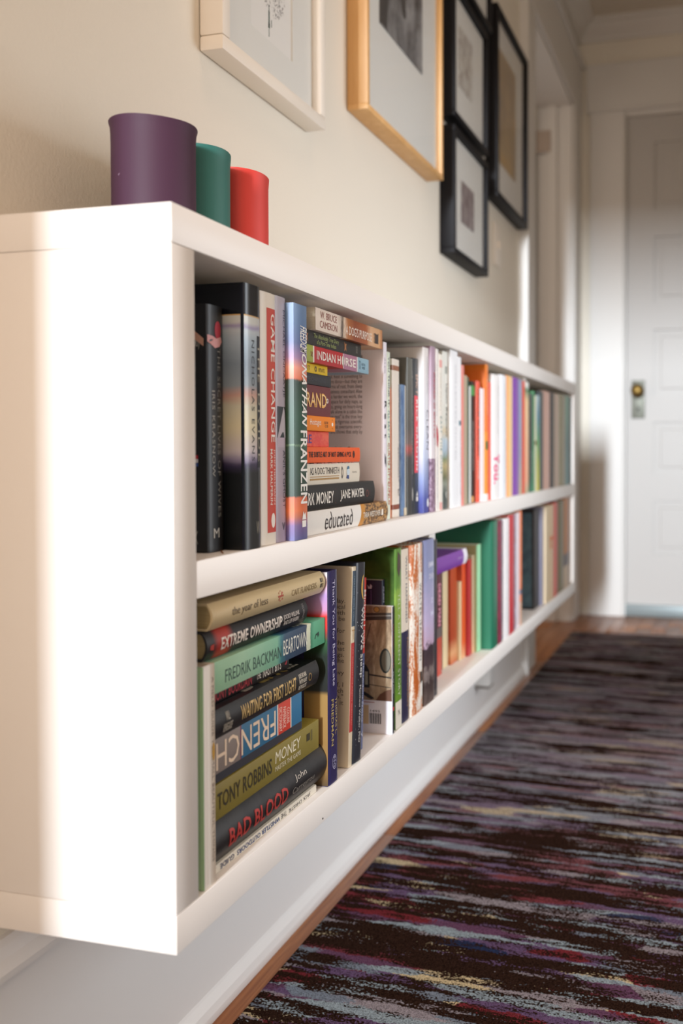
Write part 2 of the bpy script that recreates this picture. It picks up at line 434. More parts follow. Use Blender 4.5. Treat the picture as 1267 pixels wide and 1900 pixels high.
# 1 white frame
t, W, H = picture_frame('picture_frame', 'white framed print of a tiny green figure under scattered dots', 1.000, 1.295, 1.217, 1.617, 0.034, 0.019, M_whiteframe, 0.006, 0.016, 0.003)
bm = bmesh.new(); mi, mo = 0.013, 0.019
wy0, wy1, wz0, wz1 = 0.094, 0.213, 0.074, 0.33
for lo, hi in (((mi, mo, mo), (0.0195, wy0, H-mo)), ((mi, wy1, mo), (0.0195, W-mo, H-mo)), ((mi, wy0, mo), (0.0195, wy1, wz0)), ((mi, wy0, wz1), (0.0195, wy1, H-mo))): add_box(bm, lo, hi)
from_bm('mat_board', bm, M_mat, t)
box('art_paper', (0.0162, wy0-0.003, wz0-0.003), (0.0166, wy1+0.003, wz1+0.003), M_paper, t)
bm = bmesh.new(); rr = random.Random(4)
for i in range(240):
    a = rr.random()*math.tau; rad = 0.034*math.sqrt(rr.random())
    cy_, cz_ = 0.160+rad*math.cos(a), 0.148+rad*math.sin(a)*1.0
    if cz_ < 0.122 and cy_ < 0.158: continue
    s = 0.0007+rr.random()*0.0006
    v = [bm.verts.new((0.0168, cy_+s*math.cos(k*2.1+a), cz_+s*math.sin(k*2.1+a)*1.5)) for k in range(3)]; bm.faces.new(v)
from_bm('dots', bm, mat('ink_grey', '6F6E70', 0.9), t)
bm = bmesh.new()
for (yy, w0, za, zb) in ((0.1475, 0.0012, 0.118, 0.126), (0.1475, 0.0030, 0.096, 0.118), (0.1475, 0.0042, 0.094, 0.101), (0.1475, 0.0011, 0.082, 0.093), (0.1545, 0.0014, 0.098, 0.108)):
    add_box(bm, (0.0166, yy-w0/2, za), (0.0169, yy+w0/2, zb))
from_bm('figure', bm, mat('ink_green', '1F4A40', 0.8), t)
# 2 wooden frame
t, W, H = picture_frame('picture_frame', 'pale wooden box frame with a black and white photograph', 1.449, 1.872, 1.309, 1.86, 0.039, 0.010, M_framewood, 0.007, 0.011, 0.0008)
def bw_fn(nt, b):
    v = coords(nt, (1, 6, 4)); n = noise(nt, v, 1.6, 5, 0.65, 0.4); g = noise(nt, coords(nt, (1, 90, 90)), 1, 3, 0.7)
    f = math_(nt, 'ADD', n, math_(nt, 'MULTIPLY', math_(nt, 'SUBTRACT', g, 0.5), 0.12))
    nt.links.new(ramp(nt, f, [(0.30, '2E2E30'), (0.46, '55565A'), (0.60, '8F9092'), (0.75, 'B5B6B6')]), b.inputs['Base Color'])
box('photograph', (0.0265, 0.086, 0.188), (0.0285, 0.317, 0.46), mat('photo_grey', '777777', 0.5, fn=bw_fn), t)
bm = bmesh.new()
prism(bm, [(0.088, 0.19), (0.116, 0.19), (0.150, 0.46), (0.088, 0.46)], 0.0286, 0.0289, 'x', 'yz')
prism(bm, [(0.196, 0.262), (0.206, 0.252), (0.218, 0.256), (0.214, 0.46), (0.170, 0.46)], 0.0286, 0.0289, 'x', 'yz')
from_bm('dark_shape', bm, mat('photo_dark', '3B3B3D', 0.6), t)
# 3..6 black frames
def pic_fn(a, b2, c):
    def fn(nt, b):
        n = noise(nt, coords(nt, (1, 30, 30)), 1.3, 4, 0.6, 0.5)
        nt.links.new(ramp(nt, n, [(0.38, a), (0.5, b2), (0.62, c)]), b.inputs['Base Color'])
    return fn
t, W, H = picture_frame('picture_frame', 'black square frame with a small grey sketch, above the lowest black frame', 1.963, 2.262, 1.486, 1.796, 0.037, 0.014, M_black, 0.006, 0.010)
box('sketch', (0.0245, 0.070, 0.095), (0.0270, 0.180, 0.235), mat('sketch_1', fn=pic_fn('A59C98', 'C9C6BF', 'D9D8D2')), t)
t, W, H = picture_frame('picture_frame', 'lowest black square frame with a small brownish photo in a wide mat', 1.963, 2.262, 1.173, 1.466, 0.037, 0.014, M_black, 0.006, 0.010)
box('small_photo', (0.0245, 0.090, 0.092), (0.0270, 0.195, 0.190), mat('photo_brown', fn=pic_fn('6E5E60', '8E8286', 'A39A9A')), t)
t, W, H = picture_frame('picture_frame', 'tall black frame nearest the doorway with an ochre picture', 2.358, 2.740, 1.412, 1.932, 0.037, 0.016, M_black, 0.006, 0.014)
def ochre_fn(nt, b):
    n = noise(nt, coords(nt, (1, 7, 5)), 1.2, 4, 0.6, 0.4)
    nt.links.new(ramp(nt, n, [(0.32, '7E7A72'), (0.45, 'A88F68'), (0.56, 'B9A27A'), (0.68, 'C7A25E')]), b.inputs['Base Color'])
box('ochre_picture', (0.0205, 0.060, 0.115), (0.0230, 0.270, 0.430), mat('ochre', fn=ochre_fn), t)
t, W, H = picture_frame('picture_frame', 'topmost black frame, only its bottom corner in view', 1.963, 2.300, 1.818, 2.14, 0.037, 0.014, M_black, 0.006, 0.010)
box('small_photo', (0.0245, 0.090, 0.092), (0.0270, 0.195, 0.230), mat('photo_brown'), t)
# light switch
t = thing('light_switch', 'pale rectangular light switch plate below the tall black frame', 'light switch', (0.0005, 2.44, 1.245))
box('plate', (0, 0, 0), (0.006, 0.075, 0.120), M_whiteframe, t, 0.002); box('toggle', (0.005, 0.032, 0.050), (0.014, 0.043, 0.070), M_whiteframe, t, 0.002)

# ================================================================ VASES
def vase(label, x, y, r, h, m, ph, lip=0.008):
    t = thing('vase', label, 'vase', (x, y, 0.9195), group=None)
    def wob(i, a, rr, z):
        top = max(0.0, (z-h*0.75)/(h*0.25)) if z > h*0.75 else 0.0
        return rr*(1+0.006*math.sin(2*a+ph)*top), z+top*0.0007*math.sin(2*a+ph*1.7)+top*0.0004*math.sin(3*a+ph)
    prof = [(0.0001, 0), (r*0.965, 0), (r*0.985, 0.002), (r*0.985, h*0.35), (r*0.985, h*0.80), (r*0.987, h*0.90), (r*1.0, h*0.96), (r*(1+lip), h*0.993), (r*(1+lip), h), (r*0.965, h*0.985), (r*0.93, h*0.88), (r*0.93, 0.008), (0.0001, 0.006)]
    bm = bmesh.new(); lathe(bm, prof, 64, wob)
    o = from_bm('body', bm, m, t, True)
    return t
def vase_fn(c):
    def fn(nt, b):
        n = noise(nt, coords(nt, (90, 90, 6)), 1.2, 4, 0.7)
        nt.links.new(mix(nt, math_(nt, 'MULTIPLY', n, 0.35), c, 'FFFFFF' if False else c), b.inputs['Base Color']); bump(nt, b, n, 0.12, 0.001)
    return fn
t = vase('purple felt-like open cylinder pot, first and widest in view on the shelf top', 0.102, 0.7640, 0.0392, 0.1105, mat('plum', '4A2D42', 0.6, spec=0.3, fn=vase_fn('452A3D')), 0.4, 0.028)
bm = bmesh.new(); add_box(bm, (-0.0003, -0.0004, 0), (0.0003, 0.0004, 0.020))
bmesh.ops.rotate(bm, verts=bm.verts, matrix=Matrix.Rotation(R(40), 3, 'Y')); bmesh.ops.translate(bm, verts=bm.verts, vec=(-0.012, -0.0367, 0.055))
from_bm('scratch', bm, mat('scratch', '8C7488', 0.7), t)
t = vase('teal open cylinder pot between the purple and the red one', 0.092, 0.8440, 0.0388, 0.112, mat('teal', '2F6F66', 0.55, fn=vase_fn('2C6C63')), 1.2)
bm = bmesh.new(); add_box(bm, (-0.0003, -0.0004, 0.002), (0.0003, 0.0004, 0.104)); bmesh.ops.translate(bm, verts=bm.verts, vec=(0.0210, -0.0328, 0))
from_bm('seam', bm, mat('teal_dark', '1C4A45', 0.7), t)
t = vase('red open cylinder pot, last of the row on the shelf top', 0.094, 0.9240, 0.0382, 0.111, mat('redpot', 'C8332C', 0.55, fn=vase_fn('CF3A30')), 2.3)

# ================================================================ BOOKS
#BOOKS#
_bm = {}
def jacket(key, stops=None, color=None, interp='CONSTANT', rough=0.38, fn=None, axis='Z'):
    """printed cover: colour bands along the spine given in metres of height"""
    key = 'cover_'+key
    if key in _m: return _m[key]
    def f(nt, b):
        if stops:
            tc = N(nt, 'ShaderNodeTexCoord'); sp = N(nt, 'ShaderNodeSeparateXYZ'); nt.links.new(tc.outputs['Object'], sp.inputs[0])
            fac = math_(nt, 'MULTIPLY', sp.outputs[axis], 1/0.26)
            col = ramp(nt, fac, [(p/0.26, c) for p, c in stops], interp)
            nt.links.new(col, b.inputs['Base Color'])
        if fn: fn(nt, b)
    return mat(key, color, rough, fn=f)

def spine_x(y, t, sag):
    u = 2*y/t-1
    return sag*u**4 if sag < 0 else -sag*(u*u)      # negative: nearly flat back with rounded shoulders

def outline(t, w, sag, n):
    """outer spine profile from near fore-edge to far fore-edge"""
    pts = [(-w, 0.0)]
    if abs(sag) > 0.0004:
        for i in range(n+1):
            y = t*i/n; pts.append((spine_x(y, t, sag), y))
    else:
        e = min(0.0007, t*0.2)
        pts += [(-e, 0.0), (-e*0.3, e*0.3), (0, e), (0, t-e), (-e*0.3, t-e*0.3), (-e, t)]
    pts.append((-w, t))
    return pts

def book(label, x, y0, z0, t, h, cover, w=0.15, kind='paper', group=None, pose='up', yaw=0.0, lean=0.0, pages=None, sag=None, cat='book'):
    """pose up: standing; flat: lying, spine lettering upright; flip: lying, lettering upside down.
       y0 is the near end (up) or the near end of the lying book"""
    if sag is None: sag = min(0.0055, t*0.16) if kind == 'hard' else 0.0
    if pose == 'up' and sag > 0: sag = -0.45*sag
    if pose == 'up':
        rot = (-lean, 0, yaw)
        off = Matrix.Rotation(-lean, 3, 'X') @ Vector((0, t if lean > 0 else 0, 0))
        loc = Vector((x, y0+(t if lean > 0 else 0), z0)) - off
    elif pose == 'flat': rot = (math.pi/2, 0, yaw); loc = Vector((x, y0+h, z0))
    else: rot = (-math.pi/2, 0, yaw); loc = Vector((x, y0, z0+t))
    o = thing('book', label, cat, loc, rot, group)
    th = 0.0022 if kind == 'hard' else 0.0005
    ins = 0.0035 if kind == 'hard' else 0.0
    n = 16
    bm = bmesh.new()
    A = outline(t, w, sag, n)
    B = []
    m = len(A)
    for i, (px, py) in enumerate(A):
        if i == 0: B.append((px, py+th)); continue
        if i == m-1: B.append((px, py-th)); continue
        B.append((min(px, spine_x(py, t, sag))-th if 0 < i < m-1 else px, min(max(py, th), t-th)))
    va = [[bm.verts.new((p[0], p[1], z)) for p in A] for z in (0, h)]
    vb = [[bm.verts.new((p[0], p[1], z)) for p in B] for z in (0, h)]
    for i in range(m-1):
        bm.faces.new((va[0][i], va[0][i+1], va[1][i+1], va[1][i]))
        bm.faces.new((vb[0][i], vb[1][i], vb[1][i+1], vb[0][i+1]))
        for k in (0, 1): bm.faces.new((va[k][i], vb[k][i], vb[k][i+1], va[k][i+1]))
    for i in (0, m-1): bm.faces.new((va[0][i], va[1][i], vb[1][i], vb[0][i]))
    from_bm('cover', bm, cover, o, True)
    pts = [(-w+ins, th)]+[(spine_x(t*i/6, t, sag)-th-0.0006, min(max(t*i/6, th), t-th)) for i in range(7)]+[(-w+ins, t-th)]
    bm = bmesh.new(); prism(bm, pts, ins+0.0003, h-ins-0.0003, 'z', 'xy')
    from_bm('page_block', bm, pages or M_pages, o)
    o['t'] = t; o['h'] = h; o['sag'] = sag
    return o

def patch(o, z0, z1, m, face='spine', a0=None, a1=None, name='printed_panel', lift=0.00012):
    """flat printed field on the spine (a = y range) or on the near board (a = x range)"""
    t, sag = o['t'], o['sag']
    bm = bmesh.new()
    if face == 'spine':
        a0 = 0.0008 if a0 is None else a0; a1 = t-0.0008 if a1 is None else a1
        n = 16 if abs(sag) > 0.0004 else 1
        c = [[bm.verts.new((spine_x(a0+(a1-a0)*i/n, t, sag)+lift, a0+(a1-a0)*i/n, z)) for i in range(n+1)] for z in (z0, z1)]
        for i in range(n): bm.faces.new((c[0][i], c[0][i+1], c[1][i+1], c[1][i]))
        for f in bm.faces: f.normal_update()
    else:
        yy = -lift if face == 'near' else t+lift
        bm.faces.new([bm.verts.new(v) for v in ((a0, yy, z0), (a1, yy, z0), (a1, yy, z1), (a0, yy, z1))])
    me = bpy.data.meshes.new(name); bm.to_mesh(me); bm.free()
    for p in me.polygons: p.use_smooth = True
    return link_mesh(name, me, m, o)

_ink = {}
def ink(c, rough=0.5):
    return mat('ink_'+c, c, rough)

def text(o, s, color, r0, r1, c0, c1, face='spine', bold=0.0, name='lettering', lift=0.00025, shear=0.0, res=2, spacing=1.0, align='CENTER'):
    """face spine: r = z of the text's start and end (reads downwards), c = y from bottom to top of the letters
       face spine_up: upright on a standing spine, r = y range, c = z range
       face near: r = x range, c = z range; face top: r = z start/end, c = x from foot to head of letters"""
    cu = bpy.data.curves.new('lettering', 'FONT'); cu.body = s; cu.resolution_u = res; cu.offset = min(bold, 0.004)
    cu.align_x = align; cu.space_character = spacing+bold*1.3; cu.shear = shear; cu.space_line = 0.92
    ob = bpy.data.objects.new('lettering', cu); COL.objects.link(ob)
    dg = bpy.context.evaluated_depsgraph_get()
    me = bpy.data.meshes.new_from_object(ob.evaluated_get(dg))
    bpy.data.objects.remove(ob); bpy.data.curves.remove(cu)
    me.name = name; me.materials.clear()
    if not len(me.vertices): return None
    ys0 = [v.co.y for v in me.vertices]; lo, hi = min(ys0), max(ys0)
    bm = bmesh.new(); bm.from_mesh(me)
    if face == 'spine' and abs(o['sag']) > 0.0004:      # cut the glyphs so that they can follow the round spine
        for k in range(1, 9):
            bmesh.ops.bisect_plane(bm, geom=bm.verts[:]+bm.edges[:]+bm.faces[:], plane_co=(0, lo+(hi-lo)*k/9, 0), plane_no=(0, 1, 0), dist=1e-6)
    if bold > 0.005:      # heavier strokes: the glyphs doubled with small shifts, each a hair higher
        g0 = bm.verts[:]+bm.edges[:]+bm.faces[:]
        for n_, (dx, dy) in enumerate(((bold*1.1, 0), (bold*0.55, bold*0.4), (bold*0.55, -bold*0.4))):
            r = bmesh.ops.duplicate(bm, geom=g0)
            for v in r['geom']:
                if isinstance(v, bmesh.types.BMVert): v.co.x += dx; v.co.y += dy; v.co.z = 0.00004*(n_+1)
    bm.to_mesh(me); bm.free()
    xs = [v.co.x for v in me.vertices]; ys = [v.co.y for v in me.vertices]
    x0, x1, y0, y1 = min(xs), max(xs), min(ys), max(ys)
    t, sag = o['t'], o['sag']
    for v in me.vertices:
        u = (v.co.x-x0)/(x1-x0); q = (v.co.y-y0)/max(1e-6, y1-y0)
        a = r0+(r1-r0)*u; b = c0+(c1-c0)*q; lf = lift+v.co.z
        if face == 'spine': v.co = (spine_x(b, t, sag)+lf+abs(sag)*0.02, b, a)
        elif face == 'spine_up': v.co = (spine_x(a, t, sag)+lf+abs(sag)*0.02, a, b)
        elif face == 'near': v.co = (a, -lf, b)
        elif face == 'top': v.co = (b, t+lf, a)
    return link_mesh(name, me, ink(color), o)

def blob(o, z, y, rz, ry, color, n=16, name='emblem', face='spine', lift=0.0003, ring=0.0):
    t, sag = o['t'], o['sag']
    bm = bmesh.new()
    def P(k, s=1.0):
        a = math.tau*k/n; yy = y+ry*s*math.cos(a); zz = z+rz*s*math.sin(a)
        if face == 'near': return (yy, -lift, zz)
        return (spine_x(yy, t, sag)+lift, yy, zz)
    A = [bm.verts.new(P(k)) for k in range(n)]
    if ring:
        B = [bm.verts.new(P(k, ring)) for k in range(n)]
        for k in range(n): bm.faces.new((A[k], A[(k+1) % n], B[(k+1) % n], B[k]))
    else: bm.faces.new(A)
    me = bpy.data.meshes.new(name); bm.to_mesh(me); bm.free()
    return link_mesh(name, me, ink(color), o)

def poly(o, pts, color, name='printed_shape', face='spine', lift=0.0003):
    """pts are (along, across): spine (z, y); near (x, z)"""
    t, sag = o['t'], o['sag']
    bm = bmesh.new()
    if face == 'near': vs = [bm.verts.new((a, -lift, b)) for a, b in pts]
    elif face == 'top': vs = [bm.verts.new((b, t+lift, a)) for a, b in pts]
    else: vs = [bm.verts.new((spine_x(b, t, sag)+lift, b, a)) for a, b in pts]
    bm.faces.new(vs)
    me = bpy.data.meshes.new(name); bm.to_mesh(me); bm.free()
    return link_mesh(name, me, ink(color) if isinstance(color, str) else color, o)

def mottle(c1, c2, c3=None, sc=(60, 60, 60), lo=0.42, hi=0.55, det=4):
    def fn(nt, b):
        n = noise(nt, coords(nt, sc), 1.0, det, 0.7, 0.3)
        st = [(lo, c1), (hi, c2)] + ([(min(1, hi+0.12), c3)] if c3 else [])
        nt.links.new(ramp(nt, n, st), b.inputs['Base Color'])
    return fn

ZU, ZL = 0.6223, 0.3318
GU = None
# ------------------------------------------------ upper row, standing at the near end
o = book('black hardback nearest the end panel, hand holding a pink fruit on its spine', 0.182, 0.7283, ZU, 0.0272, 0.229, jacket('black1', color='121114'), 0.155, 'hard', sag=0.004)
text(o, 'THE SECRET LIVES OF WIVES', '8E8C86', 0.190, 0.032, 0.0155, 0.0205, spacing=1.1); text(o, 'IRIS KRASNOW', 'A5A29A', 0.150, 0.070, 0.0065, 0.011, spacing=1.15)
poly(o, [(0.201, 0.0008), (0.2005, 0.007), (0.1985, 0.014), (0.2010, 0.0215), (0.1965, 0.0235), (0.1915, 0.019), (0.1895, 0.0115), (0.1930, 0.004), (0.1945, 0.0008)], 'DDA0A0', 'hand', lift=0.0005)
blob(o, 0.2065, 0.0165, 0.0085, 0.0052, 'B41F35', name='fruit'); text(o, '(100)', 'C9C6BE', -0.0185, -0.0085, 0.187, 0.198, 'near')
poly(o, [(-0.014, 0.205), (-0.004, 0.197), (-0.0042, 0.190), (-0.014, 0.197)], 'D9A58E', 'wrist', 'near')
for k, c in enumerate(('C03040', 'E8E8EC', '3A5AA0')): poly(o, [(-0.0185, 0.090-k*0.0035), (-0.0105, 0.090-k*0.0035), (-0.0105, 0.0867-k*0.0035), (-0.0185, 0.0867-k*0.0035)], c, 'flag_stripe', 'near')
text(o, 'M', 'C9C6BE', 0.008, 0.017, 0.013, 0.022, 'spine_up'); text(o, 'X', '8F8C86', -0.017, -0.011, 0.008, 0.020, 'near')
bm = bmesh.new(); add_box(bm, (0, -0.0007, 0), (0.030, 0.0007, 0.0006)); rb = from_bm('ribbon_marker', bm, ink('8A5A2C'), o); rb.location = (-0.003, 0.024, 0.0001); rb.rotation_euler = (0, 0, -0.95)

def f1(nt, b):
    tc = N(nt, 'ShaderNodeTexCoord'); sp = N(nt, 'ShaderNodeSeparateXYZ'); nt.links.new(tc.outputs['Object'], sp.inputs[0])
    n = noise(nt, coords(nt, (14, 14, 50)), 1.0, 4)
    z = math_(nt, 'ADD', math_(nt, 'MULTIPLY', sp.outputs['Z'], 1/0.26), math_(nt, 'MULTIPLY', math_(nt, 'SUBTRACT', n, 0.5), 0.06))
    st = [(0.0, '0E1214'), (0.285, '12161A'), (0.31, '3A3350'), (0.33, '8F86A0'), (0.36, 'C8BEC0'), (0.45, 'D9CFAE'), (0.53, 'C9C4AE'), (0.565, 'C49A8C'), (0.60, '8F9AA2'), (0.68, '7F8C98'), (0.76, '9FB0BC'), (0.80, 'B9C3C8'), (0.818, '9A90B4'), (0.835, 'C9CBC6')]
    nt.links.new(ramp(nt, z, st), b.inputs['Base Color'])
o = book('thick hardback with a dawn-sky jacket sliding down its black boards', 0.203, 0.7576, ZU, 0.0302, 0.253, jacket('navyboard', color='0B0D16', rough=0.22), 0.162, 'hard', sag=0.0045)
M_dawn = jacket('dawn', rough=0.3, fn=f1)
patch(o, 0.0003, 0.222, M_dawn, name='jacket'); patch(o, 0.0003, 0.222, M_dawn, 'near', -0.150, -0.0046, name='jacket')
patch(o, 0.222, 0.2232, ink('C9A36A'), name='gilt_edge'); patch(o, 0.222, 0.2232, ink('C9A36A'), 'near', -0.150, -0.0046, name='gilt_edge')
patch(o, 0.078, 0.205, ink('14161A'), 'spine', 0.0215, 0.0292, name='title_band', lift=0.0003)
text(o, 'NICHOLAS EVANS', '15171C', 0.200, 0.084, 0.0115, 0.0165, spacing=1.25); text(o, 'THE DIVIDE', 'B3AC98', 0.198, 0.084, 0.0225, 0.0282, lift=0.0005, spacing=1.2)
text(o, 'W', 'A49E8E', 0.019, 0.026, 0.014, 0.026, 'spine_up')

o = book('cream hardback with a red panel and white capitals on its spine', 0.199, 0.7950, ZU, 0.0305, 0.252, jacket('cream1', color='E9E0D2'), 0.155, 'hard', sag=0.0035)
patch(o, 0.012, 0.237, ink('C8402A'), 'spine', 0.0105, 0.0300)
text(o, 'GAME CHANGE', 'F3EADF', 0.232, 0.103, 0.0185, 0.0275, bold=0.012); text(o, 'JOHN HEILEMANN', 'F3EADF', 0.096, 0.040, 0.0232, 0.0275); text(o, 'MARK HALPERIN', 'F3EADF', 0.096, 0.040, 0.0165, 0.0208, bold=0.01)
blob(o, 0.024, 0.022, 0.0075, 0.0042, 'F3EADF')

o = book('lilac-grey paperback with a small dark photo on its spine', 0.197, 0.8265, ZU, 0.0243, 0.253, jacket('lilac1', stops=[(0, '9C8A98'), (0.06, 'AC9CA8'), (0.25, 'B4ABB4')], interp='LINEAR'), 0.15, 'hard', sag=0.0035)
patch(o, 0.108, 0.140, ink('2B272C'), 'spine', 0.004, 0.0215); poly(o, [(0.108, 0.004), (0.140, 0.0165), (0.136, 0.0185), (0.108, 0.0215)], 'B9ADB4', lift=0.0005); patch(o, 0.098, 0.108, ink('B9A6B4'), 'spine', 0.004, 0.0215)
text(o, 'MICHAEL ONDAATJE', '3A3440', 0.240, 0.150, 0.015, 0.0205); text(o, "ANIL'S GHOST", '3A3440', 0.095, 0.035, 0.015, 0.0205)
text(o, 'v', '3A3440', 0.013, 0.019, 0.012, 0.020, 'spine_up')

def f2(nt, b):
    tc = N(nt, 'ShaderNodeTexCoord'); sp = N(nt, 'ShaderNodeSeparateXYZ'); nt.links.new(tc.outputs['Object'], sp.inputs[0])
    n = noise(nt, coords(nt, (150, 420, 1)), 1.0, 3); mo = noise(nt, coords(nt, (60, 60, 40)), 1.0, 3)
    z = math_(nt, 'ADD', math_(nt, 'MULTIPLY', sp.outputs['Z'], 1/0.26), math_(nt, 'MULTIPLY', math_(nt, 'SUBTRACT', n, 0.5), 0.028))
    c = ramp(nt, z, [(0, '5A5A94'), (0.06, '7A5F96'), (0.095, 'C8704F'), (0.12, 'E8743A'), (0.172, 'D9683E'), (0.178, '1C3A2A'), (0.38, '1E4631'), (0.385, '6A8A66'), (0.39, '1E4631'), (0.5, '174A32'), (0.648, '123322'), (0.655, 'E87A52'), (0.70, 'EE9A80'), (0.74, 'A07CA6'), (0.80, '5C6C9E'), (0.88, '5F7EA8'), (1.0, '6F8CB0')])
    nt.links.new(c, b.inputs['Base Color'])
o = book('thick paperback with a blue sunset over dark firs and big white slanted letters', 0.205, 0.8512, ZU, 0.0300, 0.249, jacket('sunset', fn=f2), 0.155, 'paper')
text(o, 'FREEDOM', 'F1EDE6', 0.227, 0.198, 0.0140, 0.0292, shear=0.35, bold=0.02); text(o, 'JONATHAN', 'F1EDE6', 0.206, 0.120, 0.0140, 0.0292, bold=0.035, shear=0.35); text(o, 'FRANZEN', 'F1EDE6', 0.116, 0.038, 0.0140, 0.0292, bold=0.035)
poly(o, [(0.013, 0.017), (0.020, 0.017), (0.020, 0.026), (0.013, 0.026)], 'F1EDE6'); poly(o, [(0.021, 0.017), (0.030, 0.020), (0.026, 0.022), (0.029, 0.0245), (0.021, 0.026)], 'F1EDE6')

# ------------------------------------------------ upper row, the lying stack (bottom to top)
GS = None
def flat(label, yR, L, z0, t, cover, x=0.190, w=0.15, kind='paper', pose='flat', yaw=0.0, **k):
    return book(label, x, yR-L, z0, t, L, cover, w, kind, None, pose, yaw, **k)
def fx(o, y_img): return o.location.y-y_img
# local z along a lying (flat) book = location.y - world y
z = ZU
def educ(nt, b):
    tc = N(nt, 'ShaderNodeTexCoord'); sp = N(nt, 'ShaderNodeSeparateXYZ'); nt.links.new(tc.outputs['Object'], sp.inputs[0])
    n = noise(nt, coords(nt, (260, 260, 160)), 1.0, 4, 0.8)
    leaf = ramp(nt, n, [(0.40, '3A2A1C'), (0.50, '8A6238'), (0.60, 'C79A5C')])
    s = math_(nt, 'ADD', sp.outputs['Z'], math_(nt, 'MULTIPLY', sp.outputs['Y'], 0.30))
    g = math_(nt, 'GREATER_THAN', s, 0.096); g2 = math_(nt, 'GREATER_THAN', s, 0.0835)
    nt.links.new(mix(nt, g, mix(nt, g2, leaf, 'C98A34'), 'EDEAE4'), b.inputs['Base Color'])
o = flat('lying white and rust-brown hardback, bottom of the near upper stack', 1.137, 0.248, ZU, 0.0268, jacket('educ', fn=educ), 0.197, 0.15, 'hard', sag=0.003)
text(o, 'educated', '3F3A3A', 0.196, 0.118, 0.0035, 0.0235); text(o, 'TARA WESTOVER', 'EFE8DA', 0.085, 0.028, 0.0095, 0.0165, bold=0.01)
poly(o, [(0.017, 0.009), (0.024, 0.009), (0.023, 0.017), (0.018, 0.017)], 'EFE8DA')
o = flat('lying black hardback with white capitals, second from the bottom of the near upper stack', 1.098, 0.214, ZU+0.0270, 0.0285, jacket('blk2', color='1B1918'), 0.194, 0.15, 'hard', sag=0.0025)
text(o, 'DARK MONEY', 'EDE8DE', 0.212, 0.127, 0.0065, 0.0205, bold=0.03); text(o, 'JANE MAYER', 'EDE8DE', 0.108, 0.036, 0.0065, 0.0205, bold=0.03)
poly(o, [(0.1205, 0.005), (0.1195, 0.005), (0.1195, 0.023), (0.1205, 0.023)], '6E3A34', 'rule'); blob(o, 0.026, 0.013, 0.0045, 0.0045, '7A4038', ring=0.75)
poly(o, [(0.0175, 0.009), (0.0165, 0.009), (0.0165, 0.017), (0.0175, 0.017)], '5A3030', 'rule')
o = flat('lying cream hardback with a torn jacket edge and two gold lines', 1.062, 0.178, ZU+0.0557, 0.0240, jacket('dog2', color='E9E0CE'), 0.188, 0.13, 'hard', sag=0.001)
text(o, 'AS A DOG THINKETH', '3B3836', 0.140, 0.062, 0.0115, 0.0195)
for a, c_ in ((0.0085, 0.0094), (0.0050, 0.0070)): poly(o, [(0.140, a), (0.0625, a), (0.0625, c_), (0.140, c_)], 'B0894E', 'gold_line')
blob(o, 0.036, 0.0125, 0.0045, 0.0045, 'CFE0EA', name='drawing', lift=0.0003); poly(o, [(0.040, 0.016), (0.032, 0.017), (0.033, 0.0205), (0.038, 0.0195)], '3E7294', 'drawing', lift=0.0005); poly(o, [(0.041, 0.005), (0.033, 0.004), (0.034, 0.009), (0.040, 0.009)], '3A4E86', 'drawing', lift=0.0005)
blob(o, 0.0535, 0.0125, 0.003, 0.0075, '77736C', name='drawing', ring=0.55); text(o, 'TUCHMUS', '77736C', 0.024, 0.010, 0.0115, 0.0135)
bm = bmesh.new(); rr = random.Random(3)
for k in range(16):
    zz = 0.018+k*0.0095; ww = rr.uniform(0.004, 0.009); add_box(bm, (-0.0011, 0.0240, zz), (-0.0002, 0.0240+rr.uniform(0.0004, 0.0011), zz+ww))
from_bm('torn_edge', bm, ink('C4604A'), o)
o = flat('lying bright orange paperback with one line of black capitals', 1.059, 0.175, ZU+0.0810, 0.0178, jacket('orange1', color='F1601F'), 0.190, 0.14, 'hard', sag=0.001)
text(o, 'THE SUBTLE ART OF NOT GIVING A F*CK', '2A1C16', 0.1445, 0.028, 0.0060, 0.0128, bold=0.03); blob(o, 0.0205, 0.0092, 0.003, 0.0045, '2A1C16', ring=0.6); blob(o, 0.0205, 0.0092, 0.0012, 0.002, '2A1C16')
o = flat('lying coral paperback with a violet mark, between the two orange ones', 0.973, 0.0895, ZU+0.0990, 0.0178, jacket('coral', color='E9523F', fn=mottle('E44C44', 'EE6A50')), 0.187, 0.13)
text(o, 'DARE', '6A3A86', 0.083, 0.045, 0.004, 0.014, bold=0.05)
o = flat('lying amber paperback with small white script, below the maroon one', 0.980, 0.0965, ZU+0.1170, 0.0170, jacket('amber', color='F58A12'), 0.192, 0.13)
text(o, 'Hostages', 'F8EBD8', 0.066, 0.038, 0.0045, 0.0135); text(o, 'BOOK\nCLUB', '5C3A1A', 0.029, 0.019, 0.0045, 0.0115); blob(o, 0.008, 0.0085, 0.0022, 0.0022, 'FFF6E8'); blob(o, 0.008, 0.0138, 0.0012, 0.0004, '5C3A1A'); blob(o, 0.008, 0.0035, 0.0012, 0.0004, '5C3A1A')
o = flat('thick lying maroon paperback with huge gold striped letters', 0.973, 0.0895, ZU+0.1342, 0.0345, jacket('maroon', color='6E2A2E'), 0.190, 0.13, 'hard', sag=0.001)
text(o, 'GRAND', 'EDB25A', 0.0785, 0.0125, 0.0095, 0.0265, bold=0.03); text(o, 'GRAND', 'F6D9A0', 0.0780, 0.0120, 0.0120, 0.0250, bold=-0.02, lift=0.0004)
blob(o, 0.010, 0.0185, 0.0028, 0.0028, 'EFE6E0', ring=0.7); text(o, 'S', 'EFE6E0', 0.0112, 0.0088, 0.0168, 0.0202)
